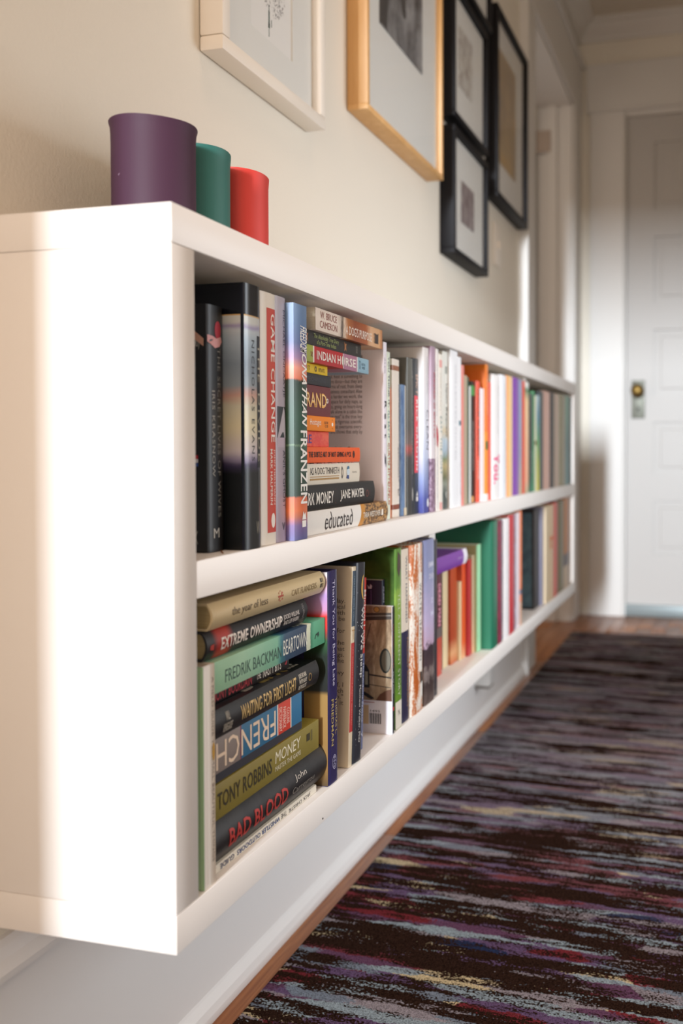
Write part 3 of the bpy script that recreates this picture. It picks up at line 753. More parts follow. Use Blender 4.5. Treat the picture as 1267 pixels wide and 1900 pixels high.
o = flat('thin lying charcoal paperback on top of the maroon one', 0.973, 0.0895, ZU+0.1690, 0.0130, jacket('char', color='27272C'), 0.190, 0.12)
text(o, 'THE LIFE CHANGING', '4A4A52', 0.080, 0.015, 0.004, 0.009)
o = flat('thin lying yellow paperback under the red and mauve one', 0.968, 0.0845, ZU+0.1822, 0.0110, jacket('yellow', color='E3BE1E'), 0.188, 0.12)
text(o, 'REPORT', '4A3C10', 0.080, 0.045, 0.003, 0.008); blob(o, 0.031, 0.0055, 0.0028, 0.0032, '5A4A14', ring=0.5); text(o, 'UPDATE', '5A4A14', 0.024, 0.008, 0.003, 0.0075)
o = flat('lying red and mauve paperback with a pale blue end', 1.078, 0.194, ZU+0.1934, 0.0190, jacket('horse', stops=[(0, '8FB3C4'), (0.0355, 'E9E2DA'), (0.0368, 'AE7892'), (0.078, 'B9252C'), (0.156, 'EDE6DA'), (0.1585, 'A3AC4A')]), 0.194, 0.14)
text(o, 'INDIAN H', 'F1E8DF', 0.1505, 0.0865, 0.0045, 0.0145, bold=0.02); text(o, 'RSE', 'F1E8DF', 0.0725, 0.0415, 0.0045, 0.0145, bold=0.02)
blob(o, 0.0795, 0.0095, 0.004, 0.0062, 'F1E8DF'); poly(o, [(0.0803, 0.0006), (0.0787, 0.0006), (0.0787, 0.0184), (0.0803, 0.0184)], 'F1E8DF', 'rule'); text(o, 'TODAY', '2E5068', 0.031, 0.026, 0.004, 0.0150); text(o, 'BOOK\nWISE', '2E5068', 0.023, 0.011, 0.005, 0.0125)
text(o, 'se', '8A4A3A', 0.1655, 0.1605, 0.006, 0.012)
o = flat('lying black paperback with two lines of small greenish lettering', 1.063, 0.179, ZU+0.2130, 0.0170, jacket('diary', color='1E1B18'), 0.190, 0.14)
text(o, 'The Absolutely True Diary\nof a Part-Time Indian', '9DAA6C', 0.135, 0.068, 0.003, 0.0145, bold=0.01)
for zz in (0.152, 0.048): poly(o, [(zz+0.004, 0.003), (zz, 0.006), (zz-0.003, 0.003), (zz-0.001, 0.009), (zz-0.003, 0.013), (zz+0.001, 0.012), (zz+0.004, 0.015), (zz+0.003, 0.008)], 'A86A34', 'small_figure')
text(o, 'BOOK', '8F8A80', 0.012, 0.017, 0.004, 0.0135)
def dogp(nt, b):
    tc = N(nt, 'ShaderNodeTexCoord'); sp = N(nt, 'ShaderNodeSeparateXYZ'); nt.links.new(tc.outputs['Object'], sp.inputs[0])
    n = noise(nt, coords(nt, (60, 60, 260)), 1.0, 4, 0.7)
    z = math_(nt, 'ADD', math_(nt, 'MULTIPLY', sp.outputs['Z'], 5.0), math_(nt, 'MULTIPLY', math_(nt, 'SUBTRACT', n, 0.5), 0.10))
    nt.links.new(ramp(nt, z, [(0.0, 'B06A3A'), (0.05, 'D9A878'), (0.2, 'DDB088'), (0.27, 'A85A2C'), (0.45, '8E4420'), (0.56, 'B5713C'), (0.60, 'E6CDB4'), (0.64, '4A3C32'), (0.67, 'D9C8B8'), (0.72, 'E9DACB')]), b.inputs['Base Color'])
o = flat('lying paperback with a brown dog-fur picture, topmost of the near upper stack', 1.120, 0.199, ZU+0.2303, 0.0255, jacket('dogfur', fn=dogp), 0.196, 0.14)
text(o, 'W. BRUCE\nCAMERON', '8E4A40', 0.188, 0.142, 0.004, 0.0225); text(o, "A DOG'S PURPOSE", 'F4EADC', 0.118, 0.037, 0.0055, 0.0165, lift=0.0004)
poly(o, [(0.026, 0.005), (0.014, 0.005), (0.014, 0.0195), (0.018, 0.017), (0.026, 0.0185)], '33241C', 'emblem'); text(o, 'FORGE', '33241C', 0.0300, 0.0270, 0.005, 0.018)

# ------------------------------------------------ upper row, standing from the leaning white paperback on
o = book('white paperback leaning behind the near stack, back cover full of small print', 0.190, 1.1395, ZU, 0.0120, 0.243, jacket('rest', color='EFE8F0'), 0.15, 'paper', lean=-0.0)
text(o, 'R e s t', '26232A', 0.163, 0.112, 0.0030, 0.0100, bold=0.01); text(o, 'ALEX', '6A666C', 0.222, 0.200, 0.003, 0.006)
for (a, c_) in ((0.084, 0.0042), (0.080, 0.0075)): blob(o, a, c_, 0.0075, 0.0014, '57555A', name='footprint')
text(o, 'overwork is the new normal. Rest is something to\ndo when the important things are done\u2014but they are\nnever done. Looking at different forms of rest, from sleep\nto vacation, futurist and business consultant Alex\ndispels the myth that the harder we work, the\nbetter the outcome. He makes space for daily naps, as\nlong walks, going on hours-long\nbike rides, or a week alone in a cabin like\nthat; "active rest" is the true key\nto success, and the book is rigorous scientific\nevidence that rest overturns every-\nthing we know and shows that only by',
     '6C656E', -0.150, -0.031, 0.117, 0.200, 'near', align='RIGHT', name='back_cover_text')
text(o, 'founder of the Rest', '6C656E', -0.110, -0.036, 0.094, 0.1005, 'near', name='back_cover_text'); text(o, 'e', '4C464C', -0.0325, -0.0305, 0.222, 0.226, 'near')
o = book('thin pale green paperback with navy, teal and red capitals', 0.190, 1.1525, ZU, 0.0115, 0.231, jacket('palegreen', color='DDE6D4'), 0.14)
text(o, 'YOU THINK IT,', '23304A', 0.225, 0.155, 0.003, 0.0085, bold=0.03); text(o, "I'LL SAY IT", '2F7C8C', 0.150, 0.112, 0.003, 0.0085, bold=0.02); text(o, 'CURTIS SITTENFELD', 'C8502E', 0.106, 0.020, 0.0025, 0.0085, bold=0.02)
def std(label, x, y0, t, h, cover, kind='paper', w=0.14, z=None, **k): return book(label, x, y0, ZU if z is None else z, t, h, cover, w, kind, **k)
o = std('thin low black paperback next to the bright orange upright one', 0.181, 1.1640, 0.0085, 0.182, jacket('navy3', color='16182A'), w=0.12)
o = std('low orange upright paperback with a small grey oval', 0.182, 1.1728, 0.0140, 0.184, jacket('penguin', color='F07A44'), w=0.12)
blob(o, 0.135, 0.0068, 0.010, 0.0030, 'A79AA4'); poly(o, [(0.095, 0.0095), (0.060, 0.0095), (0.060, 0.0112), (0.095, 0.0112)], '5E4038', 'printed_bar')
o = std('cream hardback with a brown band near the top and bottom of its spine', 0.185, 1.1872, 0.0280, 0.2255, jacket('bands', stops=[(0, 'EAE0D4'), (0.011, '8A4A34'), (0.0175, 'EAE0D4'), (0.2085, '9A6244'), (0.2155, 'EAE0D4')]), 'hard', 0.15, sag=0.0030)
text(o, 'PARTISANS AND REDCOATS', '5A6478', 0.190, 0.050, 0.0220, 0.0258); text(o, 'EDGAR', '8A8284', 0.100, 0.055, 0.0185, 0.021); text(o, 'PC', '5A5050', 0.019, 0.025, 0.030, 0.040, 'spine_up')
o = std('low slate blue paperback with a worn white edge', 0.186, 1.2156, 0.0200, 0.191, jacket('slate', fn=mottle('4E6C98', '6E8CB2', sc=(90, 90, 30))), w=0.13)
patch(o, 0.0005, 0.190, ink('E4DDD0'), 'spine', 0.0165, 0.0195)
bm = bmesh.new(); add_box(bm, (-0.001, 0.0, 0.0), (0.0006, 0.010, 0.011)); bmesh.ops.bevel(bm, geom=[e for e in bm.edges], offset=0.0003, segments=1); q = from_bm('loose_paper', bm, ink('DDCFB4'), o); q.location = (0.0005, 0.012, 0.0005)
o = std('tall charcoal hardback with a small red figure low on its spine', 0.189, 1.2362, 0.0250, 0.232, jacket('charcoal', stops=[(0, '34352F'), (0.085, '3C3632'), (0.098, 'A8463E'), (0.106, '6A5650'), (0.13, '4E4A44'), (0.232, '62625A')], interp='LINEAR'), 'hard', 0.15, sag=0.003)
text(o, 'THE COMPLETE SHORT STORIES OF A LONG LIFE', 'D8D2CC', 0.215, 0.060, 0.0195, 0.0232); blob(o, 0.030, 0.021, 0.010, 0.0022, 'E4E0D6')
o = std('black hardback with a red field of wide-set white capitals', 0.189, 1.2618, 0.0220, 0.234, jacket('blackred', color='22262A'), 'hard', 0.15, sag=0.002)
patch(o, 0.062, 0.178, ink('DE3340'), 'spine', 0.004, 0.0212); text(o, 'EPIC F', 'D9B4A0', 0.210, 0.180, 0.010, 0.0195, bold=0.03); text(o, 'RICK GALOTIN', 'F3E4E0', 0.172, 0.066, 0.0105, 0.0185, bold=0.05, spacing=1.2, lift=0.0004)
poly(o, [(0.019, 0.010), (0.026, 0.010), (0.026, 0.0195), (0.019, 0.0195)], 'E4E0D6'); poly(o, [(0.0275, 0.010), (0.031, 0.013), (0.0345, 0.016), (0.0275, 0.0195)], 'E4E0D6')
o = std('tall white hardback fading to deep blue at the foot', 0.197, 1.2842, 0.0270, 0.2525, jacket('clean', stops=[(0, '3A3F8C'), (0.022, '4A54A0'), (0.05, '8E9CCC'), (0.085, 'C2CBE4'), (0.13, 'DFE2EC'), (0.25, 'E6E0DC')], interp='LINEAR'), 'hard', 0.155, sag=0.0035)
text(o, 'ALEJANDRO JUNGER M.D.', '8F8E98', 0.240, 0.182, 0.0145, 0.0185); text(o, 'CLEAN', '4A4A5E', 0.158, 0.097, 0.0130, 0.0235, bold=-0.012); text(o, 'THE REVOLUTIONARY PROGRAM TO RESTORE', '6E76A0', 0.082, 0.035, 0.0185, 0.0215); text(o, 'THE BODY\u2019S NATURAL ABILITY', '6E76A0', 0.082, 0.045, 0.0135, 0.0165)
blob(o, 0.0155, 0.0185, 0.0065, 0.0042, 'EDEEF4')
def lil(nt, b):
    tc = N(nt, 'ShaderNodeTexCoord'); sp = N(nt, 'ShaderNodeSeparateXYZ'); nt.links.new(tc.outputs['Object'], sp.inputs[0])
    n = noise(nt, coords(nt, (200, 200, 160)), 1.0, 4, 0.7)
    top = ramp(nt, math_(nt, 'MULTIPLY', sp.outputs['Z'], 3.8), [(0.3, 'E2DADC'), (0.55, 'D6CCD0'), (0.75, 'B8A0B0'), (1.0, 'A88A9E')])
    low = ramp(nt, n, [(0.40, '5A3A50'), (0.52, '92748C'), (0.66, 'C4AEC0')])
    nt.links.new(mix(nt, math_(nt, 'GREATER_THAN', sp.outputs['Z'], 0.083), low, top), b.inputs['Base Color'])
o = std('tall lilac hardback whose lower third is a mottled plum picture', 0.200, 1.3116, 0.0225, 0.2570, jacket('lilacplum', fn=lil), 'hard', 0.155, sag=0.003)
text(o, 'ORDER O RHYLA', 'D84A5C', 0.218, 0.115, 0.0115, 0.0165, bold=0.03); text(o, 'THE MAGICIAN OF SMALL RIVERS', '4A3A78', 0.235, 0.104, 0.0180, 0.0208, bold=0.02)
o = std('thin white paperback with a red splash at mid spine', 0.200, 1.3344, 0.0130, 0.2555, jacket('white1', color='E8E2DE'), w=0.14)
poly(o, [(0.137, 0.002), (0.128, 0.010), (0.115, 0.0125), (0.100, 0.009), (0.104, 0.004), (0.118, 0.002)], 'B8283E'); text(o, 'A LITTLE LIFE ON THE LONG ROAD HOME', '8E8C94', 0.238, 0.150, 0.004, 0.0065); text(o, 'STORIES AND OTHER LETTERS', '7A7880', 0.085, 0.020, 0.005, 0.0075)
o = std('cream paperback with wide teal capitals', 0.200, 1.3477, 0.0205, 0.2490, jacket('white2', color='EBE4D8'), w=0.14)
text(o, 'EAST THE DUST', '2F7C80', 0.150, 0.058, 0.0080, 0.0170, bold=-0.005, spacing=1.3); patch(o, 0.228, 0.240, ink('E2A29C'), 'spine', 0.004, 0.018); patch(o, 0.001, 0.013, ink('E2A8A2'), 'spine', 0.004, 0.018); text(o, 'JANE KLEIN', 'A09A94', 0.220, 0.160, 0.008, 0.012)
def lands(nt, b):
    tc = N(nt, 'ShaderNodeTexCoord'); sp = N(nt, 'ShaderNodeSeparateXYZ'); nt.links.new(tc.outputs['Object'], sp.inputs[0])
    n = noise(nt, coords(nt, (60, 60, 40)), 1.0, 4, 0.7)
    z = math_(nt, 'ADD', math_(nt, 'MULTIPLY', sp.outputs['Z'], 1/0.26), math_(nt, 'MULTIPLY', math_(nt, 'SUBTRACT', n, 0.5), 0.12))
    nt.links.new(ramp(nt, z, [(0.0, '4A5250'), (0.09, '3E4A46'), (0.15, '8E9486'), (0.19, '5E6440'), (0.27, 'B8A878'), (0.32, '7C8A64'), (0.37, 'A8BCCC'), (0.43, 'B9CBD6'), (0.48, 'D8C8A8'), (0.54, 'DCDCD0'), (0.7, 'E4E4DC')]), b.inputs['Base Color'])
o = std('cream hardback with a misty landscape on the lower half of its spine', 0.195, 1.3865, 0.0265, 0.2575, jacket('landscape', fn=lands), 'hard', 0.15, sag=0.003)
text(o, 'Upon Request', '2E3430', 0.206, 0.118, 0.0130, 0.0220, bold=0.03); poly(o, [(0.222, 0.011), (0.234, 0.011), (0.234, 0.022), (0.222, 0.022)], '9EA49C'); text(o, 'PC', 'E4E4DC', 0.012, 0.021, 0.017, 0.028, 'spine_up', bold=0.03)
o = std('tallest plain white hardback of the upper row', 0.200, 1.4140, 0.0400, 0.2625, jacket('white3', color='ECECEE'), 'hard', 0.15, sag=0.003)
text(o, 'COLLECTED NOTES', 'C2C2C8', 0.240, 0.080, 0.022, 0.028)
o = std('white paperback with a tiny teal square', 0.198, 1.4548, 0.0235, 0.2560, jacket('white4', color='F0F0F2'), w=0.14)
patch(o, 0.139, 0.147, ink('2F7486'), 'spine', 0.010, 0.0225); text(o, 'SMALL DOTTED TITLE LINE', 'A8ACB4', 0.130, 0.020, 0.017, 0.021)
o = std('thin salmon paperback between white and tan spines', 0.198, 1.4790, 0.0165, 0.244, jacket('salmon', color='E4897E'), w=0.14)
o = std('khaki paperback beside a thin dark green one', 0.190, 1.5180, 0.0245, 0.230, jacket('khaki', color='B5A488'), w=0.13)
o = std('very thin dark green paperback', 0.190, 1.5433, 0.0098, 0.228, jacket('dkgreen', color='2E5440'), w=0.13)
o = std('thin pale grey paperback, low, before a black and green spine', 0.190, 1.5537, 0.0135, 0.213, jacket('palegrey', color='D6D8D4'), w=0.13)
o = std('black paperback with a green corner and white vertical print', 0.190, 1.5680, 0.0245, 0.223, jacket('blackgreen', stops=[(0, '1E2220'), (0.195, '1E2220'), (0.197, '3E9A54'), (0.215, '20241F')]), w=0.13)
text(o, 'NEW AND SELECTED ESSAYS', 'C8CCC6', 0.150, 0.060, 0.009, 0.015); patch(o, 0.001, 0.012, ink('E0A868'), 'spine', 0.002, 0.016)
o = std('vermilion paperback with black capitals', 0.194, 1.5932, 0.0190, 0.225, jacket('vermilion', color='E8502E'), w=0.13)
text(o, 'PROFILES IN EARNEST', '3A1C16', 0.210, 0.085, 0.005, 0.014, bold=0.03); text(o, 'STONE', 'F4C8B8', 0.078, 0.042, 0.004, 0.015, bold=0.02)
o = std('low white paperback in front of the tall orange one', 0.194, 1.6128, 0.0300, 0.2135, jacket('white5', color='ECE6EA'), w=0.13)
o = std('tall orange hardback with a green square at mid spine', 0.196, 1.6434, 0.0220, 0.2610, jacket('orange5', stops=[(0, 'ECE8E4'), (0.013, 'F09020'), (0.132, 'F07A1C'), (0.25, 'F08418')]), 'hard', 0.155, sag=0.001)
patch(o, 0.098, 0.114, ink('1F6A34'), 'spine', 0.003, 0.020); text(o, 'THE ORCHARDS', 'F6C8A0', 0.235, 0.165, 0.010, 0.018)
o = std('thin red-orange paperback next to the pink-script white one', 0.196, 1.6660, 0.0210, 0.229, jacket('redorange', color='E0503A'), w=0.13)
o = std('wide white hardback with big pink script low on its spine', 0.200, 1.6880, 0.0560, 0.2460, jacket('white6', color='ECE8E6'), 'hard', 0.155, sag=0.006)
text(o, 'You.', 'E83A7C', 0.090, 0.030, 0.006, 0.050, bold=0.04); text(o, 'SMALL PRINTED TITLE', '9A9698', 0.225, 0.130, 0.034, 0.039)
o = std('white paperback with a dotted grey line of print', 0.200, 1.7450, 0.0500, 0.2500, jacket('white7', color='E8EAEE'), 'paper', 0.14)
text(o, 'A LINE OF VERY SMALL PRINT FOR A TITLE', '9A9AA4', 0.235, 0.030, 0.038, 0.043)
o = std('peach paperback with an orange near edge', 0.200, 1.7965, 0.0540, 0.2525, jacket('peach', stops=[(0, 'F09C4C'), (0.011, 'EFC48A'), (0.05, 'F0D4A8')], axis='Y'), w=0.14)
o = std('wide plain purple paperback', 0.200, 1.8515, 0.0570, 0.2540, jacket('purple', color='7C3CA4'), w=0.14)
o = std('thin blue-grey paperback right of the plain purple one', 0.200, 1.9095, 0.0315, 0.2530, jacket('bluegrey', stops=[(0, 'B8A888'), (0.09, '8E96A8'), (0.2, '8A9AB4')], interp='LINEAR'), w=0.14)
o = std('thin scarlet paperback right of the blue-grey one', 0.200, 1.9420, 0.0295, 0.2525, jacket('scarlet', color='D84A2C'), w=0.14)
o = std('peach spine with a green spot at its head, by the upper divider', 0.200, 1.9725, 0.0380, 0.2530, jacket('peach2', stops=[(0, 'B0AC88'), (0.03, 'E8A884'), (0.21, 'E8C898'), (0.235, '3A7A52'), (0.245, 'E4E4DC')], interp='LINEAR'), w=0.14)
o = std('black and green thin paperback just past the upper divider', 0.200, 2.0360, 0.0180, 0.2300, jacket('bg2', stops=[(0, '1F6A50'), (0.05, '1C3A30'), (0.12, '1A2420'), (0.23, '283430')], interp='LINEAR'), w=0.14)
text(o, 'ESSAYS', 'B8C8C0', 0.095, 0.045, 0.004, 0.013)
o = std('bright green thin paperback past the upper divider', 0.200, 2.0545, 0.0200, 0.2370, jacket('green5', color='1F8A50'), w=0.14)
o = std('thin cream spine with a small dark red spot', 0.200, 2.0750, 0.0230, 0.2280, jacket('cream7', color='D8D2B8'), w=0.14)
blob(o, 0.115, 0.011, 0.007, 0.009, '7A3030')
o = std('green spine with a yellow foot', 0.200, 2.0985, 0.0350, 0.2300, jacket('greenyellow', stops=[(0, 'C8C040'), (0.06, 'A8B43C'), (0.12, '4E9A5A'), (0.18, '4E8AA0'), (0.23, '9AB8C0')], interp='LINEAR'), w=0.14)
o = std('wide dark slate hardback in the far upper bay', 0.200, 2.1340, 0.0520, 0.2430, jacket('slate2', color='2A3638'), 'hard', 0.15, sag=0.004)
o = std('wide dusty pink hardback in the far upper bay', 0.200, 2.1870, 0.0900, 0.2470, jacket('dustypink', color='C49C8C'), 'hard', 0.15, sag=0.006)
o = std('black hardback between dusty pink and tan in the far upper bay', 0.200, 2.2780, 0.0520, 0.2480, jacket('blk9', color='1E201E'), 'hard', 0.15, sag=0.004)
o = std('wide tan hardback in the far upper bay', 0.200, 2.3310, 0.0780, 0.2500, jacket('tan9', color='B29C88'), 'hard', 0.15, sag=0.005)
o = std('olive spine in the far upper bay', 0.200, 2.4100, 0.0445, 0.2520, jacket('olive9', color='76704C'), w=0.14)
o = std('narrow beige spine beside the teal book in the far upper bay', 0.200, 2.4550, 0.0290, 0.2520, jacket('beige9', color='A89C84'), w=0.14)
o = std('wide teal hardback in the far upper bay', 0.200, 2.4850, 0.0790, 0.2540, jacket('teal9', stops=[(0, '4E8284'), (0.12, '3E7474'), (0.2, '5A8E78')], interp='LINEAR'), 'hard', 0.15, sag=0.005)
o = std('dark spine, last book of the upper row', 0.200, 2.5650, 0.0340, 0.2550, jacket('dark9', color='36403A'), w=0.14)

# ------------------------------------------------ lower row
o = book('pale green and white book standing before the near lower stack', 0.203, 0.6840, ZL, 0.0190, 0.1962, jacket('mint1', stops=[(0, '7FA878'), (0.0020, 'F4F2EE'), (0.010, 'F0EAE0'), (0.0175, 'D8C8B4')], axis='Y', interp='LINEAR'), 0.14, 'hard', sag=0.0008)
patch(o, 0.0005, 0.1957, jacket('mintboard', color='A9C79A'), 'near', -0.139, -0.001, name='green_board')
text(o, 'A FIELD GUIDE TO SMALL BEAUTIFUL THINGS', '8E8278', 0.185, 0.020, 0.0135, 0.0168); blob(o, 0.118, 0.0160, 0.008, 0.0024, 'C89A3A')
zb = ZL
o = book('thin white paperback at the very bottom of the near lower stack, lettering upside down', 0.196, 0.7045, zb, 0.0085, 0.213, jacket('whiteguide', color='E9E2D2'), 0.15, 'paper', None, 'flip')
text(o, 'GUIDE', '3A4A72', 0.040, 0.016, 0.0018, 0.0068, bold=0.02); text(o, 'WHISTLER OUTDOORS', '34508A', 0.128, 0.045, 0.0018, 0.0068, bold=0.02); text(o, 'THE', '3A3A44', 0.143, 0.131, 0.0018, 0.0068); text(o, 'JACK CHRISTIE', '3A3A44', 0.198, 0.148, 0.0018, 0.0068)
o = book('black round-backed hardback with bold red blurred letters in the near lower stack', 0.2015, 0.7050, zb+0.0088, 0.0400, 0.229, jacket('badblood', fn=mottle('141213', '232020', sc=(20, 20, 30)), rough=0.42), 0.16, 'hard', None, 'flat', pages=M_pages_tan, sag=0.0085)
text(o, 'BAD BLOOD', 'B8352F', 0.206, 0.093, 0.0105, 0.0275, bold=0.035); text(o, 'John', 'D4CCC0', 0.075, 0.050, 0.0230, 0.0310); text(o, 'Carreyrou', '8E8880', 0.083, 0.032, 0.0110, 0.0195)
o = book('olive hardback with two authors-style lines, above the round-backed black one', 0.197, 0.7050, zb+0.0492, 0.0325, 0.217, jacket('olive1', color='8A7C36'), 0.16, 'paper', None, 'flat')
o['label'] = 'lying olive book with dark and cream capitals, above the round-backed black one'
text(o, 'TONY ROBBINS', '352D14', 0.207, 0.107, 0.0085, 0.0240, bold=0.02); text(o, 'MONEY', 'EDE6CC', 0.100, 0.044, 0.0150, 0.0270, shear=0.1); text(o, 'MASTER THE GAME', 'E4DCC0', 0.100, 0.044, 0.0070, 0.0120); poly(o, [(0.030, 0.016), (0.022, 0.016), (0.022, 0.024), (0.030, 0.024)], '3A3216'); poly(o, [(0.0195, 0.014), (0.016, 0.014), (0.016, 0.026), (0.0195, 0.026)], '6A5E30')
o = book('lying blue dictionary with huge upside-down serif letters and a red block', 0.196, 0.7060, zb+0.0826, 0.0410, 0.177, jacket('french', stops=[(0, '8A7E78'), (0.050, '7A3A5A'), (0.052, '2F6E94'), (0.122, 'F0E2D0'), (0.124, 'D84430'), (0.151, 'F0E2D0'), (0.153, '2F74A0')]), 0.14, 'paper', None, 'flip')
patch(o, 0.0005, 0.1765, ink('2A2A34'), 'spine', 0.0325, 0.0405, name='dark_band'); 
text(o, 'FRENCH', 'F0D8BE', 0.119, 0.009, 0.0045, 0.0300, bold=0.0)
text(o, 'COLLINS\nPAPERBACK\nDICTIONARY', 'F4E4D4', 0.005, 0.030, 0.1265, 0.1490, 'spine_up')
zz = ZL+0.0826+0.0412
o = book('lying black hardback with gold capitals and lettering also on its top cover', 0.201, 0.7045, zz, 0.0265, 0.2110, jacket('firstlight', color='1A191A'), 0.155, 'hard', None, 'flat', pages=M_pages_tan, sag=0.004)
text(o, 'WAITING FOR FIRST LIGHT', 'D2B274', 0.165, 0.054, 0.0065, 0.0205, bold=0.02); text(o, 'WILL\nRENEGADE', 'BDB6A8', 0.1950, 0.1800, 0.004, 0.022, bold=0.02) 
text(o, 'JOE ROAN\nWITH KAY\nREYNOLDS', 'DED6C6', 0.048, 0.030, 0.0045, 0.0215, bold=0.02); blob(o, 0.022, 0.0130, 0.004, 0.0045, '8A6E3C', ring=0.7)
text(o, 'R', 'B8B2A4', 0.140, 0.112, -0.036, -0.010, 'top', bold=0.06); text(o, 'FLY', '9A8440', 0.106, 0.052, -0.036, -0.010, 'top', bold=0.06); text(o, 'SEE', 'B8B2A4', 0.047, 0.025, -0.030, -0.012, 'top', bold=0.04)
zz += 0.0267
o = book('thin lying black book with red and white capitals, set back in the near lower stack', 0.186, 0.7036, zz, 0.0155, 0.170, jacket('nasty', color='191314'), 0.14, 'paper', None, 'flat')
text(o, 'ANTHONY BOURDAIN', 'B02A34', 0.166, 0.078, 0.002, 0.0125, bold=0.04); text(o, 'THE', 'E8DED0', 0.069, 0.060, 0.004, 0.0105, bold=0.01); text(o, 'NASTY BITS', 'E8DED0', 0.056, 0.018, 0.003, 0.0128, bold=0.02); poly(o, [(0.010, 0.006), (0.004, 0.011), (0.006, 0.005)], 'B02A34')
zz += 0.0157
def beart(nt, b):
    tc = N(nt, 'ShaderNodeTexCoord'); sp = N(nt, 'ShaderNodeSeparateXYZ'); nt.links.new(tc.outputs['Object'], sp.inputs[0])
    n = noise(nt, coords(nt, (60, 60, 90)), 1.0, 4, 0.7)
    z = math_(nt, 'ADD', math_(nt, 'MULTIPLY', sp.outputs['Z'], 4.5), math_(nt, 'MULTIPLY', math_(nt, 'SUBTRACT', n, 0.5), 0.05))
    nt.links.new(ramp(nt, z, [(0.0, '4FA07A'), (0.12, '62B08A'), (0.16, '3F8A6C'), (0.165, 'D8DCC0'), (0.20, 'DCE0C6'), (0.205, '2F3F58'), (0.42, '34506A'), (0.46, '3F7F86'), (0.50, '7FB89A'), (0.8, '9CC4A4'), (1.0, '98C6A2')]), b.inputs['Base Color'])
o = book('lying pale green paperback with a navy patch and tall hand-drawn capitals', 0.200, 0.7036, zz, 0.0290, 0.229, jacket('beartown', fn=beart), 0.145, 'paper', None, 'flat')
text(o, 'FREDRIK BACKMAN', '3E5A50', 0.208, 0.102, 0.0065, 0.0185); text(o, 'BEARTOWN', 'E6E6DA', 0.098, 0.045, 0.0065, 0.0225); poly(o, [(0.026, 0.010), (0.023, 0.014), (0.016, 0.016), (0.015, 0.012), (0.018, 0.010), (0.019, 0.0135), (0.023, 0.0125), (0.0245, 0.009)], '1E3A30', 'bear')
text(o, 'NEW', 'D8DCC0', 0.060, 0.042, -0.022, -0.006, 'top')
zz += 0.0292
o = book('lying black hardback with a red glow and heavy white capitals', 0.1985, 0.6985, zz+0.0013, 0.0270, 0.1950, jacket('extreme', stops=[(0, '18171A'), (0.150, '18171A'), (0.160, 'B03020'), (0.176, 'A82C20'), (0.184, '1A1618'), (0.2, '18171A')], interp='LINEAR'), 0.155, 'hard', None, 'flat', pages=M_pages_tan, sag=0.006)
text(o, 'EXTREME OWNERSHIP', 'EFE6DC', 0.172, 0.058, 0.0065, 0.0180, bold=0.04); text(o, 'JOCKO WILLINK\nAND LEIF BABIN', 'D8D0C8', 0.055, 0.020, 0.0065, 0.0175, bold=0.01); text(o, 'STMARTIN', '8E8884', 0.006, 0.022, 0.008, 0.012, 'spine_up'); poly(o, [(0.190, 0.010), (0.184, 0.009), (0.184, 0.015), (0.190, 0.014)], 'B03024')
zz += 0.0286
o = book('lying beige hardback with thin lettering, topmost of the near lower stack', 0.2025, 0.7010, zz, 0.0245, 0.2280, jacket('yearless', color='CDB88E'), 0.155, 'hard', None, 'flat', pages=M_pages_tan, sag=0.006)
text(o, 'the year of less', '5A4C38', 0.196, 0.130, 0.0065, 0.0165); text(o, 'CAIT FLANDERS', '8A744C', 0.080, 0.022, 0.0085, 0.0150)
for a in range(4):
    an = a*math.pi/4; poly(o, [(0.1035+0.0055*math.cos(an)-0.001*math.sin(an), 0.0125+0.0055*math.sin(an)+0.001*math.cos(an)), (0.1035+0.0055*math.cos(an)+0.001*math.sin(an), 0.0125+0.0055*math.sin(an)-0.001*math.cos(an)), (0.1035-0.0055*math.cos(an)+0.001*math.sin(an), 0.0125-0.0055*math.sin(an)-0.001*math.cos(an)), (0.1035-0.0055*math.cos(an)-0.001*math.sin(an), 0.0125-0.0055*math.sin(an)+0.001*math.cos(an))], 'A8442E', 'leaf_mark', lift=0.0003+a*0.00005)
for a in (0.0075, 0.0135): 
    poly(o, [(0.012, a), (0.0085, a), (0.0085, a+0.0045), (0.012, a+0.0045)], '3A3022'); poly(o, [(0.0078, a), (0.0050, a), (0.0050, a+0.0045), (0.0078, a+0.0045)], '7A6A48')

def low(label, x, y0, t, h, cover, kind='paper', w=0.14, **k): return book(label, x, y0, ZL, t, h, cover, w, kind, **k)
o = low('navy-blue hardback with sunset-coloured jacket strip, right of the near lower stack', 0.203, 0.9345, 0.0262, 0.247, jacket('navyb', color='2A2456', rough=0.25), 'hard', 0.165, sag=0.002)
patch(o, 0.0005, 0.2465, jacket('strip', stops=[(0, '4A3A24'), (0.02, '8C6A3A'), (0.105, '9A7A44'), (0.110, '1C1E1C'), (0.150, '1E2A20'), (0.168, '2E5A34'), (0.176, '8A3A34'), (0.183, 'C8302C'), (0.196, 'D23A34'), (0.203, 'C890B8'), (0.220, 'B896CC'), (0.232, 'DDBCCC'), (0.246, 'E8E4E4')], interp='LINEAR'), 'near', -0.030, -0.0006, name='jacket_strip')
text(o, 'Thank You for Being Late', 'C9C4DA', 0.236, 0.113, 0.0105, 0.0185, bold=0.01); text(o, 'THOMAS L.', 'C8B264', 0.098, 0.055, 0.0185, 0.0240); text(o, 'FRIEDMAN', 'C8B264', 0.098, 0.044, 0.0085, 0.0140, bold=0.005); blob(o, 0.024, 0.016, 0.0085, 0.0055, 'BDB8D0', ring=0.88); text(o, 'FSG', 'BDB8D0', 0.030, 0.018, 0.0135, 0.0185)
LN = R(3.7)
